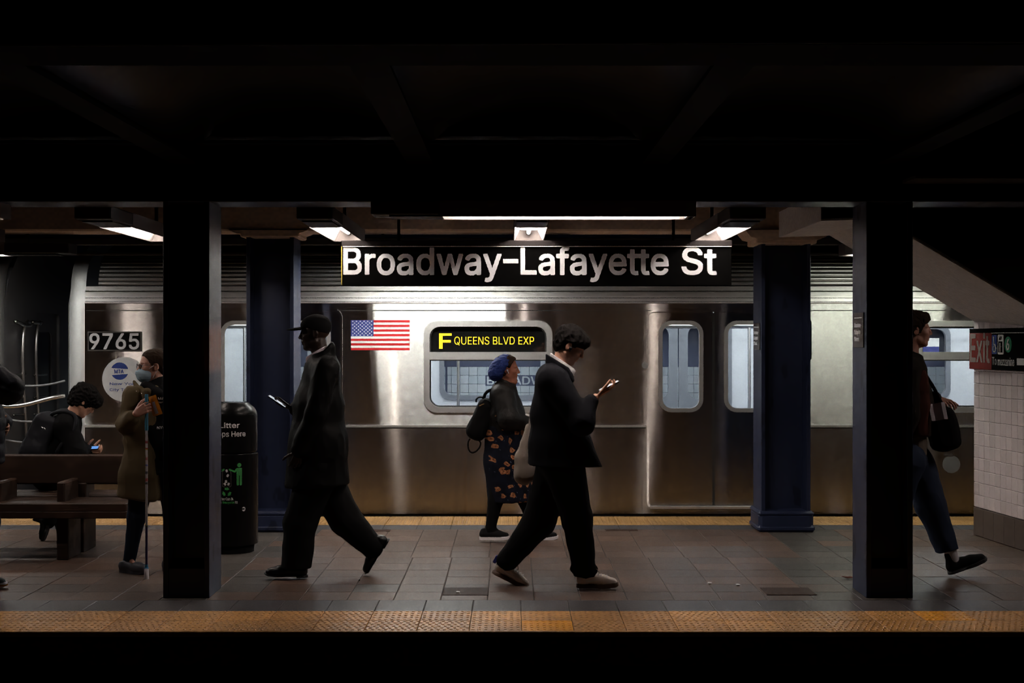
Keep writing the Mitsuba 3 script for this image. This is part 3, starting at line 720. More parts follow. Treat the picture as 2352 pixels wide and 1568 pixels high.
# ---------------------------------------------------------------- stair and tiled wall on the right
SY0, SY1 = 10.68, 12.36
st = thing('staircase', 'sloping plaster underside of a stair rising to the left above the exit sign', 'staircase', kind='structure')
lo = [(2.32, 2.585), (2.76, 2.60), (4.014, 1.855), (5.2, 1.15)]
up = [(x, z + 0.22) for x, z in lo[::-1]]
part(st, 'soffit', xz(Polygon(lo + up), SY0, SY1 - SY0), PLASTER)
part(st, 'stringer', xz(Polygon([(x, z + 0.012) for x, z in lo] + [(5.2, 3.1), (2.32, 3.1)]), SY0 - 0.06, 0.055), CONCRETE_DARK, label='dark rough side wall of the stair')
part(st, 'edge_beam', bx(2.55, 5.2, 10.3, 10.5, 2.66, 2.80, 0.01), IRON)
wr = thing('wall_right', 'white tiled wall with a brown base under the stair at the right edge', 'wall', kind='structure')
WM = move(4.014, 12.36, 0, rz=0.09)
def WP(parent, name, m, mt, smooth=False, **kw):
    m = m.copy(); m.apply_transform(WM); return part(parent, name, m, mt, smooth, **kw)
WP(wr, 'backing', bx(0.012, 0.5, -1.8, -0.005, 0, 1.85), WALL_GROUT)
pitch = 0.1068
tsh = mikit.ply(bx(-0.002, 0.014, -pitch / 2 + 0.0017, pitch / 2 - 0.0017, -pitch / 2 + 0.0017, pitch / 2 - 0.0017, 0.0025), WALL_TILE[0])
dsh = mikit.ply(bx(-0.004, 0.014, -0.1, 0.1, -0.119, 0.119, 0.003), DADO[0])
for i in range(13):
    for j in range(15):
        z = 0.250 + (j + 0.5) * pitch
        if z > 1.84 or (i > 11 and j > 11): continue
        share(wr, 'tile', tsh, WM @ move(rng.uniform(-0.0008, 0.0008), -(i + 0.5) * pitch - 0.002, z), WALL_TILE[rng.integers(4)])
for i in range(8):
    share(wr, 'base_tile', dsh, WM @ move(0, -0.1 - i * 0.203, 0.123), DADO[rng.integers(2)])
ex = thing('exit_sign', 'black and red sign on the tiled wall reading Exit To mezzanine', 'sign')
WP(ex, 'panel', bx(-0.035, -0.008, -1.35, -0.44, 1.442, 1.79, 0.003), SIGN_BLACK)
WP(ex, 'red_panel', bx(-0.036, -0.008, -0.44, 0.015, 1.442, 1.752, 0.003), RED)
WP(ex, 'panel', bx(-0.035, -0.008, -0.44, 0.015, 1.752, 1.79, 0.003), SIGN_BLACK)
WP(ex, 'white_line', bx(-0.038, -0.034, -1.35, -0.44, 1.748, 1.753), FLAG_WHITE)
xs = -0.0355
WP(ex, 'lettering', left_text('Exit', xs, -0.005, 1.508, 0.232, 0.40, 0.003, True), EXIT_WHITE)
WP(ex, 'lettering', left_text('To', xs, -0.455, 1.488, 0.062, 0.085, 0.003, True), LOGO_GREY)
WP(ex, 'lettering', left_text('mezzanine', xs, -0.565, 1.484, 0.062, 0.31, 0.003, True), LOGO_GREY)
ic = WP(ex, 'access_symbol', left_flat(rrect(0.452, 0.548, 1.575, 1.735, 0.008), xs, 0, 0), BLUE)
ring = Point(0.503, 1.618).buffer(0.028).difference(Point(0.503, 1.618).buffer(0.020)).difference(sbox(0.50, 1.625, 0.56, 1.70))
wheel = unary_union([ring, Point(0.492, 1.713).buffer(0.009), LineString([(0.493, 1.70), (0.498, 1.655), (0.522, 1.652), (0.532, 1.622), (0.541, 1.625)]).buffer(0.0055)])
WP(ic, 'wheelchair', left_flat(wheel, xs - 0.003, 0, 0), FLAG_WHITE)
el = WP(ex, 'elevator_symbol', left_flat(rrect(0.566, 0.676, 1.573, 1.737, 0.014), xs, 0, 0), FLAG_WHITE)
WP(el, 'car', left_flat(unary_union([sbox(0.585, 1.59, 0.657, 1.68), Polygon([(0.596, 1.693), (0.608, 1.722), (0.62, 1.693)]), Polygon([(0.622, 1.722), (0.634, 1.693), (0.646, 1.722)])]), xs - 0.003, 0, 0), SIGN_BLACK)
WP(el, 'figure', left_flat(unary_union([Point(0.621, 1.662).buffer(0.008), LineString([(0.621, 1.65), (0.621, 1.60)]).buffer(0.007), LineString([(0.621, 1.645), (0.642, 1.636)]).buffer(0.003)]), xs - 0.006, 0, 0), FLAG_WHITE)
cr = WP(ex, 'route_bullet', left_flat(Point(0.762, 1.655).buffer(0.066, 20), xs, 0, 0), GREEN)
WP(cr, 'numeral', left_text('6', xs - 0.003, -0.732, 1.612, 0.085, 0.06, 0.003, True), FLAG_WHITE)
WP(ex, 'arrow_box', left_flat(sbox(0.925, 1.49, 1.05, 1.545), xs, 0, 0), FLAG_WHITE)

# ---------------------------------------------------------------- bench
be = thing('bench', 'dark wooden double sided platform bench on plank legs at the left', 'bench')
bxl, bxr = -5.1, -2.93
for y0, y1 in ((10.80, 11.02), (11.03, 11.24), (11.36, 11.57), (11.58, 11.80)):
    part(be, 'seat_plank', bx(bxl, bxr, y0, y1, 0.385, 0.452, 0.008), WOOD)
part(be, 'front_rail', bx(bxl, bxr, 10.80, 10.85, 0.335, 0.39, 0.006), WOOD)
part(be, 'backrest', bx(bxl, bxr, 11.275, 11.325, 0.548, 0.784, 0.012), WOOD)
for x in (-4.42, -3.42, -2.98):
    part(be, 'back_post', bx(x - 0.05, x + 0.05, 11.255, 11.345, 0.44, 0.56, 0.006), WOOD)
for x in (-4.43, -3.945, -3.46):
    part(be, 'armrest', bx(x - 0.03, x + 0.03, 10.90, 11.26, 0.44, 0.602, 0.01), WOOD)
    if x != -3.945: part(be, 'armrest', bx(x - 0.03, x + 0.03, 11.34, 11.70, 0.44, 0.602, 0.01), WOOD)
for x in (-4.45, -3.455):
    part(be, 'leg', bx(x - 0.045, x + 0.045, 10.93, 11.25, 0, 0.39, 0.006), WOOD)
    part(be, 'leg', bx(x - 0.045, x + 0.045, 11.33, 11.66, 0, 0.39, 0.006), WOOD)

# ---------------------------------------------------------------- bin
tc = thing('trash_can', 'round black litter bin with green recycling print behind the left near column', 'bin')
BC, BR = np.array([-2.245, 11.40, 0.0]), 0.207
part(tc, 'foot', lathe([(0, 0), (0.175, 0), (0.178, 0.05), (0.17, 0.07), (0, 0.07)], 48, BC), BLACK_MATT, 40)
part(tc, 'body', lathe([(0.17, 0.062), (BR - 0.004, 0.065), (BR, 0.07), (BR, 0.785), (BR - 0.003, 0.79), (0.188, 0.79), (0.188, 0.80)], 64, BC), BLACK, 40)
part(tc, 'hood', lathe([(0.188, 0.80), (0.198, 0.802), (0.202, 0.81), (0.202, 1.09), (0.196, 1.118), (0.182, 1.145), (0.162, 1.168), (0.142, 1.18), (0.136, 1.19), (0.13, 1.195), (0, 1.198)], 64, BC), BLACK, 40)
def bend(m, R):                       # wrap flat lettering (x along the arc, y up, z outwards) around the bin, towards the camera
    v = np.asarray(m.vertices); th = v[:, 0] / R
    r = R + v[:, 2] + 0.0002
    return trimesh.Trimesh(np.stack([BC[0] + r * np.sin(th), BC[1] - r * np.cos(th), v[:, 1]], 1), m.faces, process=False)
def bw(t, x, z, h, w, R, bold=True):
    m = words(t, h, w, 0.0015, bold).subdivide(); m.apply_translation([x, z, 0]); return bend(m, R)
def bp(poly, R):
    ps = getattr(poly, 'geoms', [poly])
    return bend(cat(*[trimesh.creation.extrude_polygon(q, 0.0015, engine='earcut') for q in ps]), R)
for a in (('Litter', -0.058, 1.000, 0.040, 0.158, 0.202), ('Stops Here', -0.120, 0.932, 0.040, 0.27, 0.202)): part(tc, 'lettering', bw(*a), LOGO_GREY)
PRINT_GREEN = pr('print_green', (0.03, 0.2, 0.05), 0.5)
def man(x, s):
    return unary_union([Point(x, 0.706).buffer(0.0165), LineString([(x - 0.012 , 0.655), (x - 0.012, 0.555)]).buffer(0.0095), LineString([(x + 0.012, 0.655), (x + 0.012, 0.555)]).buffer(0.0095),
                       sbox(x - 0.0215, 0.625, x + 0.0215, 0.683), LineString([(x - s * 0.018, 0.676), (x - s * 0.035, 0.655), (x - s * 0.075, 0.672)]).buffer(0.0075)])
for q in (1, -1): part(tc, 'green_figure', bp(man(0.098 * q, q), BR), PRINT_GREEN)
can_ = rrect(-0.036, 0.036, 0.535, 0.66, 0.01).difference(rrect(-0.031, 0.031, 0.54, 0.655, 0.008)).difference(sbox(-0.026, 0.65, 0.026, 0.67))
part(tc, 'can_outline', bp(can_, BR), CONDUIT)
scr = ([affinity.rotate(sbox(x - 0.008, z - 0.011, x + 0.008, z + 0.011), r) for x, z, r in ((0.0, 0.662, 10), (0.008, 0.625, -25), (-0.005, 0.578, 5), (-0.014, 0.558, 40), (0.014, 0.558, -20))])
for q in scr: part(tc, 'scrap_print', bp(q, BR), LOGO_GREY)
arr = []
for q in range(3):
    p = affinity.rotate(unary_union([LineString([(-0.016, 0.026), (0.004, 0.026)]).buffer(0.0085, cap_style='flat'), Polygon([(0.002, 0.042), (0.022, 0.022), (0.0, 0.012)])]), 120 * q, origin=(0, 0))
    arr.append(affinity.translate(p, 0.0, 0.495))
part(tc, 'recycling_mark', bp(unary_union(arr), BR), PRINT_GREEN)
for a in (('You Can It.', -0.052, 0.432, 0.019, 0.105, BR), ('We', -0.066, 0.404, 0.019, 0.024, BR), ('it!', 0.064, 0.404, 0.019, 0.02, BR)): part(tc, 'lettering', bw(*a), LOGO_GREY)
part(tc, 'green_lettering', bw('Recycle', -0.032, 0.404, 0.019, 0.09, BR), PRINT_GREEN)
lg = affinity.scale(Point(0.135, 0.357).buffer(0.0165), 0.85, 1.1)
part(tc, 'emblem', bp(lg.difference(sbox(0.118, 0.353, 0.142, 0.364)), BR), LOGO_GREY)
# ---------------------------------------------------------------- smooth bodies and clothes from distance fields
def unit(v):
    v = np.asarray(v, float); return v / np.linalg.norm(v)

class Sdf:
    def __init__(s): s.ops = []
    def cone(s, a, b, ra, rb=None, k=0.02, op=1, ax=None, sc=1.0):
        a, b = np.asarray(a, float), np.asarray(b, float); rb = ra if rb is None else rb
        R = max(ra, rb) * max(sc, 1.0)
        ab = b - a; L2 = max(float(ab @ ab), 1e-9)
        def fn(X, Y, Z):
            qx, qy, qz = X - a[0], Y - a[1], Z - a[2]
            t = np.clip((qx * ab[0] + qy * ab[1] + qz * ab[2]) / L2, 0, 1)
            dx, dy, dz = qx - t * ab[0], qy - t * ab[1], qz - t * ab[2]
            d2 = dx * dx + dy * dy + dz * dz
            if ax is not None:
                m = dx * ax[0] + dy * ax[1] + dz * ax[2]
                d2 = d2 + m * m * (1 / sc ** 2 - 1)
            return np.sqrt(np.maximum(d2, 0)) - (ra + t * (rb - ra))
        s.ops.append((fn, np.minimum(a, b) - R, np.maximum(a, b) + R, k, op)); return s
    def chain(s, pts, rs, **kw):
        for i in range(len(pts) - 1): s.cone(pts[i], pts[i + 1], rs[i], rs[i + 1], **kw)
        return s
    def ell(s, c, r, R=None, k=0.02, op=1):
        c, r = np.asarray(c, float), np.asarray(r, float); R = np.eye(3) if R is None else np.asarray(R, float)
        m = float(max(r))
        def fn(X, Y, Z):
            q = [X - c[0], Y - c[1], Z - c[2]]
            u = [q[0] * R[i][0] + q[1] * R[i][1] + q[2] * R[i][2] for i in range(3)]
            k0 = np.sqrt(sum((u[i] / r[i]) ** 2 for i in range(3))); k1 = np.sqrt(sum((u[i] / r[i] ** 2) ** 2 for i in range(3)))
            return k0 * (k0 - 1) / np.maximum(k1, 1e-6)
        s.ops.append((fn, c - m, c + m, k, op)); return s
    def box(s, c, h, R=None, rad=0.01, k=0.02, op=1):
        c, h = np.asarray(c, float), np.asarray(h, float) - rad; R = np.eye(3) if R is None else np.asarray(R, float)
        m = float(np.linalg.norm(h)) + rad
        def fn(X, Y, Z):
            q = [X - c[0], Y - c[1], Z - c[2]]
            u = [np.abs(q[0] * R[i][0] + q[1] * R[i][1] + q[2] * R[i][2]) - h[i] for i in range(3)]
            o = np.sqrt(sum(np.maximum(e, 0) ** 2 for e in u))
            return o + np.minimum(np.maximum(np.maximum(u[0], u[1]), u[2]), 0) - rad
        s.ops.append((fn, c - m, c + m, k, op)); return s
    def cut(s, p, n):                    # drops what lies on the side n points to
        p, n = np.asarray(p, float), unit(n)
        s.ops.append((lambda X, Y, Z: (X - p[0]) * n[0] + (Y - p[1]) * n[1] + (Z - p[2]) * n[2], None, None, 0.0, 2)); return s
    def mesh(s, step=0.008, fine=(), smooth=1, wrinkle=0.0, wscale=(14, 14, 7), seed=0):
        """fine: (point, radius, step) zones that get a finer grid"""
        add = [o for o in s.ops if o[4] == 1]
        lo = np.min([o[1] for o in add], 0) - 3 * step; hi = np.max([o[2] for o in add], 0) + 3 * step
        axes = []
        for i in range(3):
            v, x = [], lo[i]
            while x < hi[i]:
                v.append(x); st = step
                for (p, r, f) in fine:
                    if abs(x - p[i]) < r: st = min(st, f)
                    elif x < p[i] - r < x + st: st = max(min(st, p[i] - r - x), f)
                x += st
            axes.append(np.array(v + [x], np.float32))
        F_ = np.ones([len(v) for v in axes], np.float32)
        for fn, a, b, k, op in s.ops:
            if a is None: sl = [slice(None)] * 3
            else:
                g = k + 2.5 * step
                sl = [slice(max(int(np.searchsorted(axes[i], a[i] - g)) - 1, 0), int(np.searchsorted(axes[i], b[i] + g)) + 1) for i in range(3)]
            X, Y, Z = axes[0][sl[0]][:, None, None], axes[1][sl[1]][None, :, None], axes[2][sl[2]][None, None, :]
            d = fn(X, Y, Z).astype(np.float32); cur = F_[tuple(sl)]
            if op == 2: F_[tuple(sl)] = np.maximum(cur, d)
            elif op == 1:
                hh = np.maximum(k - np.abs(cur - d), 0) / max(k, 1e-6) if k > 0 else 0
                F_[tuple(sl)] = np.minimum(cur, d) - (hh * hh * k / 4 if k > 0 else 0)
            else:
                d = -d
                hh = np.maximum(k - np.abs(cur - d), 0) / max(k, 1e-6) if k > 0 else 0
                F_[tuple(sl)] = np.maximum(cur, d) + (hh * hh * k / 4 if k > 0 else 0)
        V, Fc = nets(F_, axes)
        if smooth:
            n = len(V); e = np.vstack([Fc[:, [0, 1]], Fc[:, [1, 2]], Fc[:, [2, 0]]])
            A = sparse.coo_matrix((np.ones(len(e)), (e[:, 0], e[:, 1])), shape=(n, n)).tocsr(); A = A + A.T
            deg = np.maximum(np.asarray(A.sum(1)).ravel(), 1)[:, None]
            for _ in range(smooth):
                V = V + 0.5 * (A @ V / deg - V); V = V - 0.52 * (A @ V / deg - V)
        m = trimesh.Trimesh(V, Fc, process=False)
        if wrinkle:
            w = meshkit.fbm(V * np.asarray(wscale), 3, seed) - 0.5
            ridge = 0.5 - np.abs(meshkit.noise(V * np.asarray(wscale) * 1.3 + 7, seed + 5) - 0.5) * 2
            m.vertices = V + m.vertex_normals * ((w + 0.6 * ridge) * wrinkle)[:, None]
        return m

def nets(F_, axes):
    ins = F_ < 0
    c = sum(ins[a:ins.shape[0] - 1 + a, b:ins.shape[1] - 1 + b, d:ins.shape[2] - 1 + d].astype(np.int8) for a in (0, 1) for b in (0, 1) for d in (0, 1))
    act = (c > 0) & (c < 8)
    ijk = np.argwhere(act); idx = np.full(act.shape, -1, np.int64); idx[act] = np.arange(len(ijk))
    corner_ = [(a, b, d) for a in (0, 1) for b in (0, 1) for d in (0, 1)]
    P = np.zeros((len(ijk), 3)); n = np.zeros(len(ijk))
    xyz = lambda o: np.stack([axes[i][ijk[:, i] + o[i]] for i in range(3)], 1)
    for o in corner_:
        for ax in range(3):
            if o[ax] == 1: continue
            q = list(o); q[ax] = 1
            fa = F_[ijk[:, 0] + o[0], ijk[:, 1] + o[1], ijk[:, 2] + o[2]]; fb = F_[ijk[:, 0] + q[0], ijk[:, 1] + q[1], ijk[:, 2] + q[2]]
            m = (fa < 0) != (fb < 0)
            t = np.where(m, fa / np.where(m, fa - fb, 1), 0)[:, None]
            P += np.where(m[:, None], xyz(o) * (1 - t) + xyz(q) * t, 0); n += m
    V = P / np.maximum(n, 1)[:, None]
    tri = []
    for ax in range(3):
        u, v = (ax + 1) % 3, (ax + 2) % 3
        A = ins.take(range(ins.shape[ax] - 1), ax); B = ins.take(range(1, ins.shape[ax]), ax)
        e = np.argwhere(A != B)
        e = e[(e[:, u] > 0) & (e[:, v] > 0) & (e[:, u] < act.shape[u]) & (e[:, v] < act.shape[v])]
        if not len(e): continue
        s = A[tuple(e.T)]
        def cell(du, dv):
            q = e.copy(); q[:, u] += du; q[:, v] += dv
            return idx[tuple(q.T)]
        q = np.stack([cell(-1, -1), cell(0, -1), cell(0, 0), cell(-1, 0)], 1)
        q = np.where(s[:, None], q, q[:, ::-1])
        q = q[(q >= 0).all(1)]
        tri += [q[:, [0, 1, 2]], q[:, [0, 2, 3]]]
    return V, np.vstack(tri)

class Head:
    def __init__(s, c, f, u=(0, 0, 1), k=1.0):
        s.f = unit(f); s.l = unit(np.cross(u, s.f)); s.u = np.cross(s.f, s.l); s.c = np.asarray(c, float); s.k = k
        s.R = [s.f, s.l, s.u]
    def __call__(s, x, y, z): return s.c + s.k * (x * s.f + y * s.l + z * s.u)
    def build(s, S, ears=True, lips=1.0, jaw=1.0):
        h, k = s, s.k
        S.ell(h(-0.012, 0, 0.036), np.array([0.096, 0.074, 0.084]) * k, s.R, k=0.01)
        S.ell(h(0.026, 0, -0.03), np.array([0.064, 0.058 * jaw, 0.084]) * k, s.R, k=0.03 * k)
        S.ell(h(0.030, 0, -0.062), np.array([0.052, 0.048 * jaw, 0.050]) * k, s.R, k=0.02 * k)
        S.ell(h(0.066, 0, -0.098), np.array([0.020, 0.022, 0.017]) * k, s.R, k=0.02 * k)
        for y in (-1, 1):
            S.ell(h(0.058, 0.036 * y, -0.018), np.array([0.026, 0.022, 0.022]) * k, s.R, k=0.02 * k)      # cheek
            S.cone(h(0.0, 0.055 * y, -0.055), h(0.055, 0.026 * y, -0.095), 0.013 * k, 0.012 * k, k=0.02 * k)   # jaw line
            S.cone(h(0.078, 0.012 * y, 0.026), h(0.066, 0.045 * y, 0.024), 0.011 * k, 0.009 * k, k=0.012 * k)   # brow
        for y in (-1, 1):
            S.ell(h(0.096, 0.031 * y, 0.003), np.array([0.016, 0.015, 0.010]) * k, s.R, k=0.010 * k, op=0)
            S.ell(h(0.076, 0.031 * y, 0.002), np.array([0.012, 0.014, 0.011]) * k, s.R, k=0.003 * k)
        S.cone(h(0.088, 0, 0.018), h(0.108, 0, -0.024), 0.0085 * k, 0.0115 * k, k=0.012 * k)
        for y in (-1, 1): S.ell(h(0.096, 0.012 * y, -0.029), np.array([0.012, 0.0075, 0.008]) * k, s.R, k=0.006 * k)
        S.ell(h(0.083, 0, -0.048), np.array([0.012, 0.022, 0.012]) * k, s.R, k=0.012 * k)
        S.ell(h(0.091, 0, -0.055), np.array([0.0085, 0.023, 0.0055 * lips]) * k, s.R, k=0.003 * k)
        S.ell(h(0.088, 0, -0.069), np.array([0.0085, 0.019, 0.006 * lips]) * k, s.R, k=0.003 * k)
        if ears:
            for y in (-1, 1):
                S.ell(h(-0.008, 0.076 * y, -0.004), np.array([0.019, 0.009, 0.032]) * k, s.R, k=0.006 * k)
                S.ell(h(-0.003, 0.086 * y, -0.006), np.array([0.010, 0.006, 0.018]) * k, s.R, k=0.004 * k, op=0)
        return S

def hand(S, w, d, n, s, curls=((25, 40, 30),) * 4, thumb=(0.55, 0.75, 0.35), thumb_curl=(10, 20), size=0.185, spread=4):
    """w wrist, d palm direction, n the way the fingers curl, s the thumb side"""
    q = size / 0.185
    d, n, s = unit(d), unit(n), unit(s); w = np.asarray(w, float)
    L = [0.070, 0.078, 0.073, 0.057]
    for i in range(4):
        y = (0.030 - 0.020 * i) * q
        base = w + d * (0.088 - 0.003 * abs(i - 1)) * q + s * y
        S.cone(w + d * 0.012 * q + s * y * 0.62, base, 0.0135 * q, 0.0105 * q, k=0.008)
        dirs = unit(d + s * math.tan(math.radians(spread * (1.5 - i))))
        p, a, r = base, 0.0, 0.0095 * q
        for j, fr in enumerate((0.45, 0.30, 0.25)):
            a += math.radians(curls[i][j])
            v = unit(dirs * math.cos(a) + n * math.sin(a))
            e = p + v * L[i] * fr * q
            S.cone(p, e, r, r * 0.93, k=0.0025); p, r = e, r * 0.92
    b = w + d * 0.022 * q + s * 0.026 * q + n * 0.006 * q
    v = unit(d * thumb[0] + s * thumb[1] + n * thumb[2]); p, r = b, 0.0125 * q
    for j, ln in enumerate((0.044, 0.034, 0.027)):
        e = p + v * ln * q
        S.cone(p, e, r, r * 0.88, k=0.006 if j == 0 else 0.0025); p, r = e, r * 0.88
        if j < 2:
            a = math.radians(thumb_curl[j]); v = unit(v * math.cos(a) + unit(d * 0.5 + n * 0.5 - s * 0.7) * math.sin(a))
    return S

def skeleton(S, J, k=1.0, wide=1.0):
    """trunk, arms and legs as one surface; J holds the joints, n = the side near the viewer, f = the far side"""
    S.cone(J['neck'], J['head'], 0.058 * k, 0.054 * k, k=0.03)
    ch = (J['shn'] + J['shf']) / 2; pel = (J['hipn'] + J['hipf']) / 2
    S.cone(J['shn'], J['shf'], 0.058 * k, 0.058 * k, k=0.05)
    S.cone(ch * 0.8 + pel * 0.2, ch * 0.3 + pel * 0.7, 0.10 * k * wide, 0.095 * k * wide, k=0.06, ax=unit(J['shn'] - J['shf']), sc=1.35)
    S.cone(J['hipn'], J['hipf'], 0.085 * k, 0.085 * k, k=0.05)
    S.cone(ch, J['neck'], 0.07 * k, 0.055 * k, k=0.04)
    for q in 'nf':
        S.chain([J['sh' + q], J['el' + q], J['wr' + q]], [0.050 * k, 0.038 * k, 0.026 * k], k=0.025)
        S.chain([J['hip' + q], J['kn' + q], J['an' + q]], [0.078 * k, 0.052 * k, 0.033 * k], k=0.03)
        S.chain([J['an' + q], J['toe' + q] + [0, 0, 0.012]], [0.026 * k, 0.013 * k], k=0.01)
    return S

def frame(o, f, u):
    f = unit(f); s = unit(np.cross(u, f)); u = np.cross(f, s)
    M = np.eye(4); M[:3, 0], M[:3, 1], M[:3, 2], M[:3, 3] = f, s, u, o
    return M

def shoe_parts(L, kind):
    """in its own frame: heel at the origin, toe along x, sole at z = 0"""
    q = L / 0.29
    t = {'dress': 0.018, 'sneaker': 0.028, 'runner': 0.024, 'clog': 0.03, 'boot': 0.022}[kind]
    S = Sdf()
    up_ = 0.014 if kind == 'sneaker' else 0.0
    S.chain([(0.045 * q, 0, 0.045 + up_), (0.115 * q, 0, 0.050 + up_), (0.185 * q, 0, 0.040 + up_ * 0.4), (L - 0.042 * q, 0, 0.034)], [0.035 * q, 0.037 * q, 0.040 * q, 0.032 * q], k=0.015)
    top = {'dress': 0.085, 'sneaker': 0.108, 'runner': 0.085, 'clog': 0.075, 'boot': 0.14}[kind]
    S.cone((0.05 * q, 0, 0.05), (0.055 * q, 0, top), 0.036 * q, 0.033 * q, k=0.03)
    if kind == 'clog':
        S.ell((L - 0.075 * q, 0, 0.045), (0.075 * q, 0.052 * q, 0.042), k=0.02); S.ell((0.06 * q, 0, 0.05), (0.058 * q, 0.043 * q, 0.05), k=0.02)
    S.cut((0, 0, top), (-0.25, 0, 1)); S.cut((0, 0, t * 0.6), (0, 0, -1))
    up = S.mesh(0.006, smooth=1)
    out = unary_union([Point(0.042 * q, 0).buffer(0.036 * q), Point(L * 0.66, 0.004).buffer(0.046 * q), Point(L - 0.04 * q, 0.002).buffer(0.036 * q)]).convex_hull
    out = out.difference(unary_union([Point(L * 0.42, 0.09 * q).buffer(0.055 * q), Point(L * 0.42, -0.088 * q).buffer(0.055 * q)])).buffer(-0.008).buffer(0.010)
    so = trimesh.creation.extrude_polygon(out, t, engine='earcut')
    if kind == 'dress':
        so = cat(xy(out, 0.010, t), xy(out.intersection(sbox(-1, -1, 0.075 * q, 1)), 0.0, 0.012))
    v = so.vertices.copy(); v[:, 2] += np.maximum(v[:, 0] - L * 0.72, 0) ** 2 * 2.2
    so.vertices = v
    return up, so, t

def drape(poly, mesh, U, V, lift=0.002, step=0.006):
    """a flat outline given in the axes U, V laid on the side of the mesh that looks against U x V"""
    from scipy.spatial import cKDTree
    U, V = unit(U), unit(V); N = np.cross(U, V)          # towards the mesh's outside
    vs = np.asarray(mesh.vertices); out = vs[(mesh.vertex_normals @ N) > 0.1]
    tree = cKDTree(np.c_[out @ U, out @ V])
    ms = []
    for g in getattr(poly, 'geoms', [poly]):
        v, f = trimesh.creation.triangulate_polygon(g, engine='earcut')
        m = trimesh.Trimesh(np.c_[v, np.zeros(len(v))], f, process=False)
        m = m.subdivide_to_size(step, max_iter=12) if len(m.faces) < 400 else m
        _, ix = tree.query(m.vertices[:, :2], k=4)
        h = (out[ix] @ N).max(1) + lift
        ms.append(trimesh.Trimesh(m.vertices[:, :1] * U + m.vertices[:, 1:2] * V + h[:, None] * N, m.faces, process=False))
    return cat(*ms)

def shoe(person, M, L, kind, m_up, m_so, laces=None, extra=None):
    up, so, t = shoe_parts(L, kind)
    up.apply_transform(M); so.apply_transform(M)
    k = part(person, 'shoe', up, m_up, True)
    if extra:
        q = L / 0.29; u0 = shoe_parts(L, kind)[0]
        tick = Polygon([(0.062, 0.060), (0.075, 0.042), (0.098, 0.042), (0.165, 0.062), (0.108, 0.056), (0.086, 0.055), (0.074, 0.060)])
        m = drape(affinity.scale(tick, q, 1, origin=(0, 0)), u0, (1, 0, 0), (0, 0, 1)); m.apply_transform(M); part(k, 'side_mark', m, extra)
    part(k, 'sole', so, m_so, 35)
    if laces:
        q = L / 0.29; ms = []
        for i in range(5):
            x = (0.130 + 0.019 * i) * q; z = 0.1035 - 0.0045 * i
            ms.append(tube(curve([(x, -0.026, z - 0.014), (x + 0.004, 0, z), (x, 0.026, z - 0.014)], 7), 0.0028, 5))
        ms.append(tube(curve([(0.132 * q, 0.0, 0.106), (0.125 * q, 0.02, 0.128), (0.135 * q, 0.038, 0.108)], 8), 0.0025, 5))
        ms.append(tube(curve([(0.132 * q, 0.0, 0.106), (0.138 * q, -0.02, 0.130), (0.158 * q, -0.036, 0.106)], 8), 0.0025, 5))
        m = cat(*ms); m.apply_transform(M); part(k, 'laces', m, laces, True)
    return k

def eyes(person, h, iris=(0.02, 0.012, 0.008)):
    for y in (-1, 1):
        m = trimesh.creation.icosphere(2, 0.0118 * h.k); v = m.vertices
        c = np.where((v @ np.array([1, 0, 0]) > 0.0088 * h.k)[:, None], iris, (0.4, 0.37, 0.34))
        M = np.eye(4); M[:3, 0], M[:3, 1], M[:3, 2], M[:3, 3] = h.f, h.l, h.u, h(0.0772, 0.031 * y, 0.002)
        m.apply_transform(M); part(person, 'eye', m, 'mat_eye', True, color=c)

mat('eye', {'type': 'principled', 'base_color': {'type': 'mesh_attribute', 'name': 'vertex_color'}, 'roughness': 0.15})
def cloth(name, c, rough=0.85, spec=0.1, sheen=0.0, bump=0.0008, **kw):
    def fn(p, n, uv):
        return mikit.noise(p.x * 260, p.y * 260, p.z * 260)
    def col(p, n, uv):
        return mi.Color3f(*c) * (0.8 + 0.4 * mikit.fbm(p.x * 9, p.y * 9, p.z * 6))
    return pr(name, mikit.proc(col), rough, spec=spec, sheen=sheen, **kw)
# ---------------------------------------------------------------- people
SKIN_LIGHT = pr('skin_light', (0.47, 0.25, 0.165), 0.5, spec=0.4)
SKIN_ROSY = pr('skin_rosy', (0.33, 0.125, 0.075), 0.5, spec=0.4)
SKIN_PALE = pr('skin_pale', (0.40, 0.20, 0.14), 0.5, spec=0.4)
SKIN_DARK = pr('skin_dark', (0.022, 0.012, 0.008), 0.5, spec=0.3)
HAIR_BLACK = pr('hair_black', (0.006, 0.0052, 0.005), 0.85, spec=0.08)
HAIR_BROWN = pr('hair_brown', (0.026, 0.015, 0.009), 0.8, spec=0.1)
NAVY_WOOL = cloth('navy_wool', (0.0045, 0.005, 0.0075))
BLACK_CLOTH = cloth('black_cloth', (0.0035, 0.0036, 0.004))
BLACK_JEAN = cloth('black_jean', (0.0048, 0.0048, 0.0055))
LEATHER = pr('black_leather', (0.0024, 0.0024, 0.0025), 0.5, spec=0.07)
LEATHER_SOFT = cloth('soft_black_leather', (0.006, 0.0054, 0.005), 0.55, 0.2)
SHIRT_WHITE = cloth('white_shirt', (0.62, 0.6, 0.6))
SHIRT_PINK = cloth('pale_shirt', (0.50, 0.42, 0.45))
OLIVE = cloth('olive_parka', (0.085, 0.064, 0.034), 0.8)
NAVY_JEAN = cloth('dark_jean', (0.014, 0.020, 0.036))
BLUE_JEAN = cloth('blue_jean', (0.026, 0.037, 0.066))
BROWN_JACKET = cloth('brown_jacket', (0.050, 0.016, 0.011))
DARK_COAT = cloth('dark_olive_coat', (0.016, 0.013, 0.010))
PUFFER = cloth('navy_puffer', (0.005, 0.0065, 0.012), 0.6, 0.2)
CREAM = cloth('cream_canvas', (0.30, 0.26, 0.22))
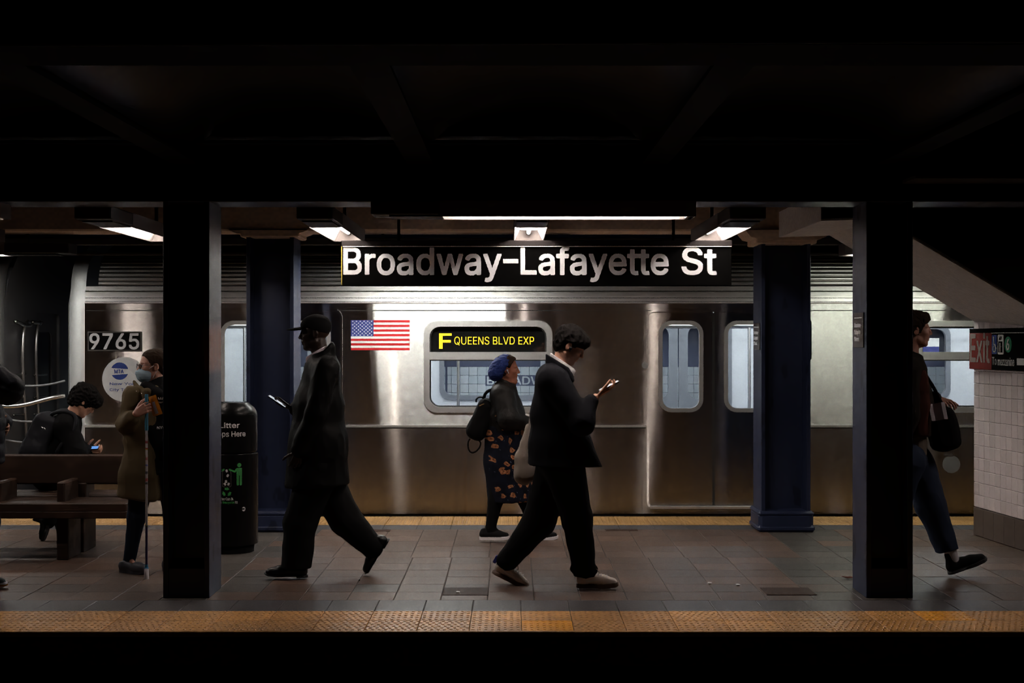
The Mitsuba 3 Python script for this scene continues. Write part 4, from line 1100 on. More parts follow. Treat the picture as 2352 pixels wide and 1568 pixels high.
SHOE_CREAM = cloth('cream_leather', (0.80, 0.72, 0.64), 0.5, 0.5)
GUM = pr('gum_sole', (0.12, 0.075, 0.05), 0.6)
SOLE_WHITE = pr('white_sole', (0.68, 0.64, 0.66), 0.6)
SHOE_BLACK = pr('black_shoe_leather', (0.004, 0.004, 0.0045), 0.34, spec=0.3)
SHOE_KNIT = cloth('black_knit_shoe', (0.008, 0.008, 0.009))
CROC = pr('grey_clog', (0.055, 0.058, 0.072), 0.55)
BERET = None
def beret_fn(p, n, uv):
    g = mikit.noise(p.x * 230, p.y * 230, p.z * 90)
    return mikit.mix((0.006, 0.018, 0.10), (0.014, 0.036, 0.19), g)
BERET = pr('blue_knit', mikit.proc(beret_fn), 0.9, sheen=0.3)
def floral_fn(p, n, uv):
    x, z = p.x + 0.35 * p.y, p.z
    u, v = x * 13 + 0.25 * mikit.noise(x * 30, z * 30), z * 13 + 0.25 * mikit.noise(x * 30 + 9, z * 30)
    d1, d2, r = mikit.voronoi(u, v)
    pet = d1 + 0.20 * mikit.noise(u * 4.5, v * 4.5, 1)
    fl = (1 - mikit.smoothstep(0.34, 0.40, pet)) * dr.select(r > 0.30, 1.0, 0.0)
    core = 1 - mikit.smoothstep(0.05, 0.14, d1)
    ring = mikit.smoothstep(0.16, 0.24, d1) * (1 - mikit.smoothstep(0.24, 0.3, d1))
    e1, e2, r2 = mikit.voronoi(u * 2.6 + 11 + v * 0.8, v * 1.9 + 5)
    lf = (1 - mikit.smoothstep(0.14, 0.22, e1 + 0.12 * mikit.noise(u * 9, v * 4))) * dr.select(r2 > 0.66, 1.0, 0.0) * mikit.smoothstep(0.3, 0.5, d1) * (1 - mikit.smoothstep(0.62, 0.75, d1))
    base = mikit.mix((0.0035, 0.004, 0.007), (0.006, 0.008, 0.016), mikit.noise(u * 2, v * 2))
    petals = mikit.mix(mikit.mix((0.14, 0.045, 0.015), (0.42, 0.20, 0.10), mikit.noise(u * 7, v * 7, 3)), (0.07, 0.02, 0.01), core * 0.8 + ring * 0.35)
    leaf = mikit.mix((0.02, 0.03, 0.05), (0.12, 0.14, 0.18), mikit.cell_rand(r2 * 99))
    return mikit.mix(mikit.mix(base, leaf, lf), petals, fl)
FLORAL = pr('floral_dress', mikit.proc(floral_fn), 0.85, spec=0.1)
GLOW = [0.08, 0.085, 0.09]
SCREEN = pr('phone_screen', (0.02, 0.02, 0.02), 0.2)
UP = np.array([0, 0, 1.0])

def phone(label, c, f, nrm, glow=GLOW, L=0.15, W=0.074):
    """c centre, f the long axis, nrm the way the screen looks"""
    k = thing('phone', label, 'phone')
    M = frame(c, f, nrm)
    b = xy(rrect(-L / 2, L / 2, -W / 2, W / 2, 0.009), -0.004, 0.0036); b.apply_transform(M); part(k, 'body', b, BLACK)
    s_ = xy(rrect(-L / 2 + 0.004, L / 2 - 0.004, -W / 2 + 0.004, W / 2 - 0.004, 0.006), 0.0034, 0.0042); s_.apply_transform(M)
    part(k, 'screen', s_, SCREEN, emitter=lamp(glow))
    return k

def person(label): return thing('person', label, 'person')

# ===== the man in the cap, walking left
D = 10.14; S_ = F / D
def p(x, y, dd=0.0): return at(x, y, D + dd)
def r_(x): return x / S_
k = person('man in a black cap and long black coat walking left, looking at a phone')
h = Head(p(724, 766), (-1, -0.06, -0.04), k=1.02)
J = dict(head=h(-0.02, 0, -0.05), neck=p(737, 822), shn=p(742, 846, -0.19), shf=p(728, 846, 0.19), eln=p(722, 950, -0.25), elf=p(705, 955, 0.24), wrn=p(688, 1035, -0.24), wrf=p(672, 938, 0.16),
         hipn=p(728, 1085, -0.09), hipf=p(733, 1085, 0.09), knn=p(688, 1195, -0.08), anf=p(862, 1250, 0.10), knf=p(792, 1195, 0.10), ann=p(683, 1292, -0.07), toen=p(625, 1318, -0.07), toef=p(848, 1305, 0.10))
S = Sdf(); skeleton(S, J, 1.0); h.build(S, lips=1.25)
hand(S, J['wrf'], (-1, -0.05, 0.30), (-0.2, -0.2, 1), (0.1, -1, 0.1), curls=((15, 45, 40), (20, 50, 45), (25, 55, 45), (30, 55, 45)), thumb=(0.8, 0.5, 0.5))
hand(S, J['wrn'], (-0.30, 0, -1), (-0.3, 0.9, 0), (-1, -0.2, 0.2))
put(k + '__body', S.mesh(0.010, [(h.c, 0.15, 0.0042), (J['wrf'] + [-0.09, 0, 0.02], 0.12, 0.005), (J['wrn'] + [-0.02, 0, -0.09], 0.10, 0.006)]), SKIN_DARK, True)
eyes(k, h)
S = Sdf()
ax = np.array([0, 1.0, 0])
S.cone(p(745, 852, -0.14), p(733, 852, 0.14), r_(31), k=0.04)
S.chain([p(740, 850), p(733, 930), p(730, 1020), p(728, 1130)], [r_(40), r_(54), r_(64), r_(73)], k=0.05, ax=ax, sc=1.18)
S.chain([J['shn'] + [0.02, 0, 0.0], J['eln'] + [0.01, 0, 0], J['wrn'] + [0, 0, 0.02]], [r_(28), r_(24), r_(19)], k=0.035)
S.chain([J['shf'], J['elf'], J['wrf'] + [0.03, 0.0, 0]], [r_(28), r_(24), r_(17)], k=0.035)
S.cone(p(741, 828), p(745, 800), r_(31), r_(24), k=0.02)
S.ell(h(-0.01, 0, -0.07), (0.10, 0.11, 0.085), h.R, k=0.02, op=0)
S.cut(p(728, 1113), (0.05, 0, -1)); S.cut(p(705, 812), (-0.62, 0, 0.85))
co = part(k, 'coat', S.mesh(0.009, wrinkle=0.022, wscale=(9, 9, 4), seed=3), LEATHER, True)
S = Sdf(); S.cone(p(730, 842), p(742, 798), 0.100, 0.080, k=0.01, ax=ax, sc=1.1); S.cut(p(738, 811), (-0.62, 0, 0.80)); S.cut(p(745, 792), (0.1, 0, 1))
S.ell(p(729, 806), (0.062, 0.072, 0.06), None, k=0.01, op=0)
part(co, 'collar', S.mesh(0.006, wrinkle=0.005), LEATHER, True)
S = Sdf(); S.cone(p(728, 822), p(733, 800), r_(24), r_(20), k=0.01); S.cone(p(714, 815, -0.02), p(708, 838, -0.01), 0.026, 0.02, k=0.02)
S.cut(p(728, 806), (-0.5, 0, 0.87))
part(k, 'shirt', S.mesh(0.006), SHIRT_PINK, True)
S = Sdf()
S.cone(J['hipn'] + [0, 0, 0.05], J['hipf'] + [0, 0, 0.05], r_(50), k=0.04)
S.chain([p(724, 1100, -0.09), p(690, 1200, -0.08), p(679, 1312, -0.07)], [r_(44), r_(37), r_(33)], k=0.03)
S.chain([p(745, 1105, 0.09), p(792, 1192, 0.10), p(855, 1256, 0.10)], [r_(44), r_(36), r_(27)], k=0.03)
S.cut(p(680, 1300), (0, 0, -1))
tr = S.mesh(0.009, wrinkle=0.014, wscale=(10, 10, 5), seed=8)
part(k, 'trousers', tr, BLACK_CLOTH, True)
shoe(k, frame(p(709, 1325, -0.07) , (-1, -0.05, 0), UP), 0.315, 'dress', SHOE_BLACK, SHOE_BLACK)
shoe(k, frame(p(897, 1236, 0.10), (-0.50, -0.05, -0.86), (-0.86, 0, 0.5)), 0.315, 'dress', SHOE_BLACK, SHOE_BLACK)
S = Sdf()
S.ell(h(-0.008, 0, 0.050), (0.112, 0.090, 0.088), h.R, k=0.01)
S.cut(h(0.04, 0, 0.040), -h.u + 0.34 * h.f)
S.ell(h(0.130, 0, 0.036), (0.074, 0.080, 0.013), [unit(h.f - 0.10 * h.u), h.l, unit(h.u + 0.10 * h.f)], k=0.016)
S.ell(h(0.150, 0, 0.018), (0.10, 0.060, 0.013), h.R, k=0.012, op=0)
cp = part(k, 'cap', S.mesh(0.005), BLACK_CLOTH, True)
phone('glowing smartphone held out by the man in the cap', p(637, 922, 0.12), (-1, -0.02, 0.68), (0.62, -0.05, 0.78), [0.030, 0.032, 0.036])

# ===== the young man in the foreground, walking right
D = 9.73; S_ = F / D
k = person('young man in a navy jacket and black trousers walking right with a phone')
h = Head(p(1309, 794), (0.86, -0.03, -0.5), k=1.0)
J = dict(head=h(-0.02, 0, -0.05), neck=p(1283, 846), shn=p(1272, 872, -0.19), shf=p(1276, 872, 0.19), eln=p(1335, 970, -0.25), elf=p(1285, 985, 0.25), wrn=p(1368, 912, -0.20), wrf=p(1300, 1060, 0.24),
         hipn=p(1290, 1080, -0.085), hipf=p(1280, 1080, 0.085), knn=p(1325, 1190, -0.08), knf=p(1240, 1200, 0.09), ann=p(1343, 1310, -0.07), anf=p(1158, 1285, 0.09), toen=p(1400, 1338, -0.07), toef=p(1187, 1330, 0.09))
S = Sdf(); skeleton(S, J, 0.97); h.build(S)
hand(S, J['wrn'] + [0.018, 0, 0.012], (0.84, 0.04, 0.46), (-0.44, 0.22, 0.86), (0.02, -0.97, 0.22), curls=((8, 30, 30), (10, 34, 34), (12, 38, 36), (14, 40, 40)), thumb=(0.86, 0.30, 0.36), thumb_curl=(4, 8), size=0.18)
hand(S, J['wrf'], (0.15, 0, -1), (0.4, -0.9, 0), (1, 0.2, 0.1))
put(k + '__body', S.mesh(0.010, [(h.c, 0.15, 0.0042), (J['wrn'] + [0.06, 0, 0.04], 0.11, 0.0035)]), SKIN_LIGHT, True)
eyes(k, h)
S = Sdf()
S.ell(h(-0.018, 0, 0.050), (0.112, 0.094, 0.094), h.R, k=0.01); S.ell(h(-0.062, 0, -0.010), (0.052, 0.070, 0.072), h.R, k=0.03); S.ell(h(0.066, 0, 0.070), (0.046, 0.066, 0.044), h.R, k=0.03)
S.ell(h(0.070, 0, -0.055), (0.078, 0.12, 0.082), h.R, k=0.012, op=0)
for y in (-1, 1): S.ell(h(0.004, 0.09 * y, -0.012), (0.026, 0.03, 0.034), h.R, k=0.01, op=0)
part(k, 'hair', S.mesh(0.0055, wrinkle=0.016, wscale=(42, 42, 24), seed=2), HAIR_BLACK, True)
S = Sdf(); S.ell(h(0.012, -0.080, -0.012), (0.012, 0.010, 0.012), h.R, k=0.004); S.cone(h(0.012, -0.084, -0.012), h(0.018, -0.084, -0.034), 0.005, 0.004, k=0.004)
part(k, 'earbud', S.mesh(0.003), BLACK, True)
S = Sdf()
S.cone(p(1268, 876, -0.15), p(1272, 876, 0.15), r_(34), k=0.05)
S.chain([p(1272, 872), p(1277, 950), p(1284, 1020), p(1287, 1100)], [r_(42), r_(56), r_(66), r_(80)], k=0.05, ax=ax, sc=1.08)
S.cone(p(1320, 1000, -0.05), p(1368, 1088, -0.10), r_(30), r_(21), k=0.05)
S.cone(p(1320, 1000, 0.08), p(1350, 1088, 0.12), r_(30), r_(18), k=0.05)
S.chain([J['shn'] + [0.0, 0.01, -0.01], J['eln'] + [0.0, 0, 0], J['wrn'] + [-0.030, 0, -0.028]], [r_(32), r_(28), r_(15.5)], k=0.04)
S.chain([J['shf'], J['elf'], J['wrf'] + [0, 0, 0.03]], [r_(31), r_(26), r_(20)], k=0.04)
S.cut(p(1366, 908, -0.2), (0.75, 0.05, 0.55)) if False else None
S.cut(p(1290, 1067), (-0.02, 0, -1)); 
jk = part(k, 'jacket', S.mesh(0.008, wrinkle=0.012, wscale=(8, 8, 5), seed=11), NAVY_WOOL, True)
S = Sdf(); S.cone(p(1286, 862), p(1278, 818), r_(32), r_(25), k=0.01); S.cone(p(1312, 872, -0.05), p(1290, 840, -0.07), 0.022, 0.03, k=0.02)
S.ell(h(0, 0, -0.03), (0.098, 0.075, 0.115), h.R, k=0.008, op=0)
S.cut(p(1290, 834), (0.52, 0, 0.85))
part(jk, 'collar', S.mesh(0.006), NAVY_WOOL, True)
S = Sdf(); S.cone(p(1292, 856), p(1284, 818), r_(27), r_(21), k=0.01); S.cone(p(1310, 848, -0.03), p(1318, 852, -0.02), 0.02, 0.012, k=0.02)
S.cut(p(1292, 828), (0.56, 0, 0.83))
part(k, 'shirt_collar', S.mesh(0.005), SHIRT_WHITE, True)
S = Sdf()
S.cone(J['hipn'] + [0, 0, 0.04], J['hipf'] + [0, 0, 0.04], r_(46), k=0.04)
S.chain([p(1300, 1085, -0.09), p(1325, 1190, -0.08), p(1344, 1318, -0.07)], [r_(45), r_(34), r_(26)], k=0.03)
S.chain([p(1275, 1085, 0.09), p(1238, 1196, 0.10), p(1166, 1286, 0.09)], [r_(45), r_(37), r_(25)], k=0.03)
S.cone(p(1318, 1306, -0.07), p(1366, 1306, -0.07), r_(8), k=0.02)
S.cut(p(1345, 1319), (0, 0, -1)) 
part(k, 'trousers', S.mesh(0.008, wrinkle=0.012, wscale=(10, 10, 8), seed=21), BLACK_JEAN, True)
a_ = shoe(k, frame(p(1322, 1348.5, -0.07), (1, -0.06, 0.0), UP), 0.294, 'sneaker', SHOE_CREAM, GUM, SHIRT_WHITE, FLAG_WHITE)
b_ = shoe(k, frame(p(1128, 1314, 0.09), (0.90, 0.05, -0.46), (0.46, 0, 0.9)), 0.285, 'sneaker', SHOE_CREAM, GUM, SHIRT_WHITE, FLAG_WHITE)
S = Sdf(); S.box(p(1139, 1284, 0.09), (0.012, 0.014, 0.028), [unit((0.9, 0, -0.46)), (0, 1, 0), unit((0.46, 0, 0.9))], 0.004)
part(b_, 'heel_tab', S.mesh(0.004), pr('blue_tab', (0.03, 0.04, 0.25), 0.6), True)
phone('smartphone seen edge on in the hand of the young man in the navy jacket', p(1399, 886, -0.19), (0.88, 0.02, 0.44), (-0.44, -0.10, 0.88), [0.05, 0.05, 0.05], 0.148)
tb = thing('tote_bag', 'cream canvas tote bag trailing behind the young man in the navy jacket', 'bag')
S = Sdf(); S.chain([p(1216, 980, 0.27), p(1205, 1050, 0.27), p(1203, 1092, 0.27)], [r_(8), r_(20), r_(22)], k=0.03); S.cone(p(1225, 1085, 0.27), p(1203, 1085, 0.27), r_(20), k=0.03)
part(tb, 'bag', S.mesh(0.007, wrinkle=0.012, wscale=(12, 12, 6), seed=4), CREAM, True)
part(tb, 'strap', tube(curve([p(1216, 985, 0.26), p(1222, 940, 0.27), p(1240, 885, 0.28), p(1262, 862, 0.24)], 14), 0.011, 8), CREAM, True)

# ===== the woman in the blue beret
D = 12.0; S_ = F / D
k = person('woman in a blue knitted beret, black jacket and floral dress walking right')
h = Head(p(1165, 848), (1, -0.02, -0.03), k=0.92)
J = dict(head=h(-0.02, 0, -0.05), neck=p(1157, 887), shn=p(1155, 905, -0.17), shf=p(1160, 905, 0.17), eln=p(1168, 962, -0.23), elf=p(1172, 965, 0.22), wrn=p(1212, 972, -0.12), wrf=p(1215, 972, 0.14),
         hipn=p(1160, 1025, -0.09), hipf=p(1162, 1025, 0.09), knn=p(1140, 1130, -0.08), knf=p(1205, 1130, 0.08), ann=p(1128, 1210, -0.08), anf=p(1230, 1215, 0.08), toen=p(1138, 1229, -0.08), toef=p(1242, 1232, 0.08))
S = Sdf(); skeleton(S, J, 0.92, 1.15); h.build(S, jaw=1.1)
S.ell(h(0.04, 0, -0.115), (0.05, 0.05, 0.03), h.R, k=0.03)
hand(S, J['wrn'], (1, 0.1, 0.1), (0.2, 0.9, 0.1), (0.1, 0.1, 1), size=0.165); hand(S, J['wrf'], (1, -0.1, 0.1), (0.2, -0.9, 0.1), (0.1, 0.1, 1), size=0.165)
put(k + '__body', S.mesh(0.010, [(h.c, 0.14, 0.0042), (J['wrn'] + [0.08, 0, 0], 0.11, 0.006)]), SKIN_ROSY, True)
eyes(k, h)
S = Sdf(); S.ell(h(-0.012, 0, 0.040), (0.104, 0.083, 0.091), h.R, k=0.01); S.ell(h(-0.03, 0, -0.02), (0.055, 0.080, 0.05), h.R, k=0.02)
S.ell(h(0.085, 0, -0.03), (0.075, 0.12, 0.115), h.R, k=0.01, op=0)
for y in (-1, 1): S.ell(h(0.0, 0.09 * y, -0.012), (0.03, 0.03, 0.038), h.R, k=0.008, op=0)
part(k, 'hair', S.mesh(0.0055, wrinkle=0.006, wscale=(50, 50, 30)), HAIR_BROWN, True)
S = Sdf(); a1 = unit(np.array([0.66, 0, 0.75])); a3 = np.cross(a1, [0, 1, 0])
S.ell(p(1151, 843), (0.125, 0.100, 0.086), [a1, np.array([0, 1.0, 0]), a3], k=0.01); S.ell(p(1140, 858), (0.062, 0.092, 0.060), None, k=0.03)
S.ell(p(1200, 869), (0.168, 0.3, 0.168), None, k=0.012, op=0)
part(k, 'beret', S.mesh(0.006, wrinkle=0.009, wscale=(26, 26, 50), seed=6), BERET, True)
S = Sdf(); S.ell(h(0.004, -0.079, -0.008), (0.009, 0.009, 0.010), h.R, k=0.003); S.cone(h(0.006, -0.084, -0.012), h(0.016, -0.084, -0.036), 0.0042, 0.0038, k=0.003)
part(k, 'earbud', S.mesh(0.0028), SOLE_WHITE, True)
S = Sdf()
S.cone(p(1152, 908, -0.12), p(1158, 908, 0.12), r_(25), k=0.05)
S.chain([p(1158, 905), p(1160, 950), p(1160, 1020)], [r_(32), r_(43), r_(43)], k=0.05, ax=ax, sc=1.15)
S.chain([J['shn'] + [0, 0.02, -0.01], J['eln'], J['wrn']], [r_(26), r_(23), r_(15)], k=0.03); S.chain([J['shf'], J['elf'], J['wrf']], [r_(26), r_(23), r_(15)], k=0.03)
S.cone(p(1160, 890), p(1163, 880), r_(24), r_(20), k=0.02)
S.ell(h(0.01, 0, -0.02), (0.095, 0.072, 0.105), h.R, k=0.01, op=0)
S.cut(p(1160, 1006), (0, 0, -1)); S.cut(p(1168, 876), (0.35, 0, 0.94))
part(k, 'jacket', S.mesh(0.008, wrinkle=0.014, wscale=(10, 10, 8), seed=9), LEATHER_SOFT, True)
S = Sdf()
S.chain([p(1160, 985), p(1163, 1060), p(1172, 1170)], [r_(45), r_(50), r_(49)], k=0.04, ax=ax, sc=1.1)
S.cone(p(1200, 1080, 0.03), p(1200, 1165, 0.05), r_(22), r_(30), k=0.05)
S.cut(p(1172, 1149), (0.03, 0, -1)); S.cut(p(1160, 975), (0, 0, 1))
part(k, 'dress', S.mesh(0.008, wrinkle=0.014, wscale=(14, 14, 3), seed=12), FLORAL, True)
S = Sdf()
S.chain([p(1142, 1110, -0.08), p(1138, 1150, -0.08), p(1126, 1216, -0.08), p(1150, 1228, -0.08)], [r_(18), r_(17), r_(11.5), r_(7)], k=0.02)
S.chain([p(1195, 1110, 0.08), p(1207, 1150, 0.08), p(1230, 1218, 0.08), p(1250, 1230, 0.08)], [r_(19), r_(17), r_(11.5), r_(7)], k=0.02)
part(k, 'stockings', S.mesh(0.007), BLACK_CLOTH, True)
shoe(k, frame(p(1100, 1238.5, -0.08), (1, -0.1, 0), UP), 0.262, 'runner', SHOE_KNIT, SOLE_WHITE)
shoe(k, frame(p(1212, 1241, 0.08), (1, -0.05, 0.04), UP), 0.262, 'runner', SHOE_KNIT, SOLE_WHITE)
bp_ = thing('backpack', 'black backpack with gold zips on the back of the woman in the beret', 'backpack')
S = Sdf(); a1 = unit(np.array([0.42, 0, 0.9])); a3 = np.cross([0, 1, 0], a1)
S.box(p(1107, 962), (0.175, 0.135, 0.082), [a1, np.array([0, 1.0, 0]), np.cross(a1, [0, 1, 0])], 0.06, k=0.03); S.ell(p(1096, 985), (0.075, 0.12, 0.085), None, k=0.04)
part(bp_, 'bag', S.mesh(0.007, wrinkle=0.010, wscale=(14, 14, 9), seed=14), BLACK_CLOTH, True)
part(bp_, 'handle', tube(curve([p(1094, 923, -0.02), p(1098, 913, -0.03), p(1106, 912, -0.02), p(1112, 918, 0)], 12), 0.007, 8), LEATHER_SOFT, True)
part(bp_, 'strap', tube(curve([p(1112, 912, -0.10), p(1140, 893, -0.16), p(1168, 905, -0.20), p(1163, 940, -0.22), p(1140, 968, -0.20)], 20), 0.013, 8), BLACK_CLOTH, True)
part(bp_, 'strap_loop', tube(curve([p(1080, 1008, -0.08), p(1075, 1025, -0.09), p(1083, 1039, -0.09), p(1096, 1034, -0.09), p(1099, 1010, -0.08)], 22), 0.007, 8), BLACK_CLOTH, True)
GOLD = pr('gold_zip', (0.55, 0.36, 0.16), 0.3, 0.9)
for q in ([p(1101, 932, -0.15), p(1107, 929, -0.15), p(1112, 927, -0.15)], [p(1137, 956, -0.19), p(1142, 951, -0.20), p(1143, 946, -0.20)], [p(1156, 955, -0.235), p(1160, 952, -0.235), p(1163, 953, -0.235)]):
    part(bp_, 'gold_zip', tube(q, 0.004, 6), GOLD, True)

# ===== the man half hidden by the right column, striding right
D = 10.06; S_ = F / D
k = person('man in a brown jacket and blue jeans striding right, half hidden by the near column')
h = Head(p(2102, 758), (1, -0.05, 0.0), k=1.02)
J = dict(head=h(-0.02, 0, -0.05), neck=p(2088, 820), shn=p(2085, 850, -0.18), shf=p(2092, 850, 0.19), eln=p(2085, 955, -0.2), elf=p(2130, 945, 0.22), wrn=p(2068, 1015, -0.16), wrf=p(2156, 916, 0.10),
         hipn=p(2082, 1065, -0.08), hipf=p(2086, 1065, 0.08), knf=p(2140, 1165, 0.09), anf=p(2182, 1270, 0.09), knn=p(2050, 1180, -0.08), ann=p(1990, 1270, -0.08), toef=p(2202, 1290, 0.09), toen=p(2025, 1325, -0.08))
S = Sdf(); skeleton(S, J, 1.0); h.build(S)
hand(S, J['wrf'], (0.45, -0.7, -0.2), (0.1, -0.3, -0.9), (0.8, 0.3, 0.2), curls=((20, 40, 30),) * 4, size=0.18); hand(S, J['wrn'], (0.3, 0, -1), (-0.2, 0.9, 0), (1, 0, 0))
put(k + '__body', S.mesh(0.010, [(h.c, 0.15, 0.0045), (J['wrf'] + [0.04, -0.05, 0], 0.10, 0.005)]), SKIN_PALE, True)
eyes(k, h)
S = Sdf(); S.ell(h(-0.015, 0, 0.045), (0.108, 0.090, 0.096), h.R, k=0.01); S.ell(h(0.055, 0, 0.085), (0.044, 0.06, 0.036), h.R, k=0.03); S.ell(h(-0.07, 0, -0.02), (0.05, 0.074, 0.075), h.R, k=0.03)
S.ell(h(0.095, 0, -0.02), (0.078, 0.12, 0.088), h.R, k=0.012, op=0); S.ell(h(0.05, 0, -0.08), (0.08, 0.12, 0.06), h.R, k=0.012, op=0)
part(k, 'hair', S.mesh(0.006, wrinkle=0.02, wscale=(40, 40, 32), seed=15), HAIR_BROWN, True)
S = Sdf()
S.cone(J['shn'] + [0, 0.04, -0.02], J['shf'] + [0, -0.04, -0.02], r_(30), k=0.04)
S.chain([p(2090, 855), p(2092, 930), p(2090, 1030)], [r_(38), r_(45), r_(44)], k=0.05, ax=ax, sc=1.2)
S.chain([J['shn'], J['eln'], J['wrn']], [r_(27), r_(24), r_(17)], k=0.035); S.chain([J['shf'] + [0.01, 0, -0.02], J['elf'], J['wrf'] + [-0.03, 0.0, 0]], [r_(30), r_(25), r_(17)], k=0.035)
S.cone(p(2092, 832), p(2092, 806), r_(28), r_(25), k=0.02)
S.ell(h(0.03, 0, -0.02), (0.095, 0.075, 0.11), h.R, k=0.01, op=0)
S.cut(p(2090, 1000), (0, 0, -1)); S.cut(p(2098, 808), (0.4, 0, 0.9))
part(k, 'jacket', S.mesh(0.009, wrinkle=0.016, wscale=(9, 9, 7), seed=16), DARK_COAT, True)
S = Sdf(); S.chain([p(2108, 870, -0.10), p(2106, 930, -0.11), p(2105, 992, -0.11)], [r_(24), r_(28), r_(27)], k=0.03, ax=ax, sc=1.0); S.cut(p(2105, 998), (0, 0, -1))
part(k, 'jacket_front', S.mesh(0.008, wrinkle=0.012, seed=17), BROWN_JACKET, True)
S = Sdf(); S.chain([p(2088, 985), p(2090, 1040)], [r_(38), r_(38)], k=0.03, ax=ax, sc=1.1); S.cut(p(2090, 1046), (0, 0, -1))
part(k, 'shirt', S.mesh(0.009, wrinkle=0.01), cloth('beige_shirt', (0.12, 0.10, 0.08)), True)
S = Sdf()
S.cone(J['hipn'] + [0, 0, 0.03], J['hipf'] + [0, 0, 0.03], r_(42), k=0.04)
S.chain([p(2104, 1065, 0.09), p(2138, 1160, 0.09), p(2180, 1275, 0.09)], [r_(43), r_(34), r_(24)], k=0.03)
S.chain([p(2078, 1065, -0.09), p(2048, 1180, -0.08), p(1992, 1275, -0.08)], [r_(43), r_(34), r_(24)], k=0.03)
S.cut(p(2180, 1262, 0.09), (0.25, 0, -1))
part(k, 'jeans', S.mesh(0.008, wrinkle=0.014, wscale=(10, 10, 7), seed=18), BLUE_JEAN, True)
S = Sdf(); S.cone(p(2180, 1255, 0.09), p(2190, 1285, 0.09), r_(14), r_(13)); S.cone(p(1998, 1255, -0.08), p(1990, 1280, -0.08), r_(14), r_(13)); part(k, 'socks', S.mesh(0.007), SHIRT_WHITE, True)
shoe(k, frame(p(2177, 1320, 0.09), (0.94, 0, 0.33), (-0.33, 0, 0.94)), 0.305, 'boot', SHOE_KNIT, RUBBER)
shoe(k, frame(p(1965, 1305, -0.08), (0.85, 0, -0.53), (0.53, 0, 0.85)), 0.300, 'boot', SHOE_KNIT, RUBBER)
bg = thing('shoulder_bag', 'black bag hanging in front of the man striding right beside the column', 'bag')
S = Sdf(); S.box(p(2164, 985, 0.02), (0.095, 0.10, 0.155), [unit((1, 0, 0.25)), (0, 1, 0), unit((-0.25, 0, 1))], 0.06, k=0.03); S.ell(p(2176, 985, 0.02), (0.075, 0.09, 0.13), None, k=0.03)
part(bg, 'bag', S.mesh(0.008, wrinkle=0.012, seed=19), BLACK_CLOTH, True)
part(bg, 'strap', tube(curve([p(2168, 940, 0.0), p(2150, 900, 0.05), p(2118, 850, 0.1)], 12), 0.012, 8), BLACK_CLOTH, True)
pa = thing('paper', 'folded white paper held by the man striding right beside the column', 'paper')
M = frame(p(2155, 945, -0.17), (1, 0, 0.12), (0, -1, 0.25)); q = bx(-0.055, 0.055, -0.06, 0.06, -0.002, 0.002).subdivide().subdivide(); q.vertices[:, 2] += 0.012 * np.sin(q.vertices[:, 0] * 50)
q.apply_transform(M); put(pa, q, cloth('paper_white', (0.5, 0.45, 0.48)))

# ===== the woman with the cane
D = 10.4; S_ = F / D
k = person('woman in an olive parka, glasses and blue face mask standing with a cane')
f_ = unit((-0.86, -0.50, -0.02))
h = Head(p(350, 841), f_, k=0.98)
J = dict(head=h(-0.02, 0, -0.05), neck=p(360, 888), shn=p(312, 905, -0.10), shf=p(408, 905, 0.02), eln=p(293, 972, -0.08), elf=p(432, 990, 0.0), wrn=p(312, 950, -0.345), wrf=p(420, 1010, -0.14),
         hipn=p(330, 1065, -0.02), hipf=p(385, 1065, 0.02), knn=p(318, 1185, -0.06), knf=p(395, 1185, 0.0), ann=p(296, 1282, -0.04), anf=p(392, 1285, 0.02), toen=p(312, 1303, -0.12), toef=p(412, 1303, -0.05))
S = Sdf(); skeleton(S, J, 0.93); h.build(S)
hand(S, J['wrn'], (0.86, -0.06, 0.50), (0.05, 1, 0.05), (-0.5, 0, 0.86), curls=((28, 62, 40), (30, 64, 42), (32, 66, 42), (34, 66, 42)), thumb=(0.6, 0.5, 0.55), size=0.175)
hand(S, J['wrf'], (-0.2, 0, -1), (-0.8, -0.3, 0), (-0.3, -1, 0), size=0.17)
put(k + '__body', S.mesh(0.010, [(h.c, 0.15, 0.0042), (J['wrn'] + [0.02, -0.02, 0.05], 0.10, 0.004)]), SKIN_PALE, True)
eyes(k, h)
S = Sdf(); S.ell(h(-0.016, 0, 0.042), (0.100, 0.081, 0.086), h.R, k=0.01); S.ell(h(-0.065, 0, -0.01), (0.042, 0.062, 0.06), h.R, k=0.03); S.ell(h(-0.125, 0, 0.05), (0.04, 0.04, 0.04), h.R, k=0.01)
S.ell(h(0.10, 0, -0.005), (0.078, 0.12, 0.088), h.R, k=0.012, op=0); S.ell(h(0.03, 0, -0.08), (0.08, 0.12, 0.07), h.R, k=0.012, op=0)
for y in (-1, 1): S.ell(h(0.0, 0.09 * y, -0.012), (0.03, 0.03, 0.038), h.R, k=0.008, op=0)
part(k, 'hair', S.mesh(0.0055, wrinkle=0.008, wscale=(60, 60, 30), seed=22), HAIR_BROWN, True)
MASK = cloth('blue_mask', (0.27, 0.37, 0.43), 0.8)
S = Sdf(); S.ell(h(0.055, 0, -0.062), (0.066, 0.066, 0.060), h.R, k=0.01); S.cone(h(0.09, 0, -0.022), h(0.112, 0, -0.045), 0.012, 0.016, k=0.02)
S.cut(h(0.0, 0, -0.014), h.u); S.cut(h(0.012, 0, 0), -h.f); S.cut(h(0, 0, -0.118), -h.u)
mk = S.mesh(0.0045); v = mk.vertices; z = (v - h.c) @ h.u
mk.vertices = v + mk.vertex_normals * (0.0007 * np.sin(z * 330))[:, None]
ms_ = part(k, 'face_mask', mk, MASK, True)
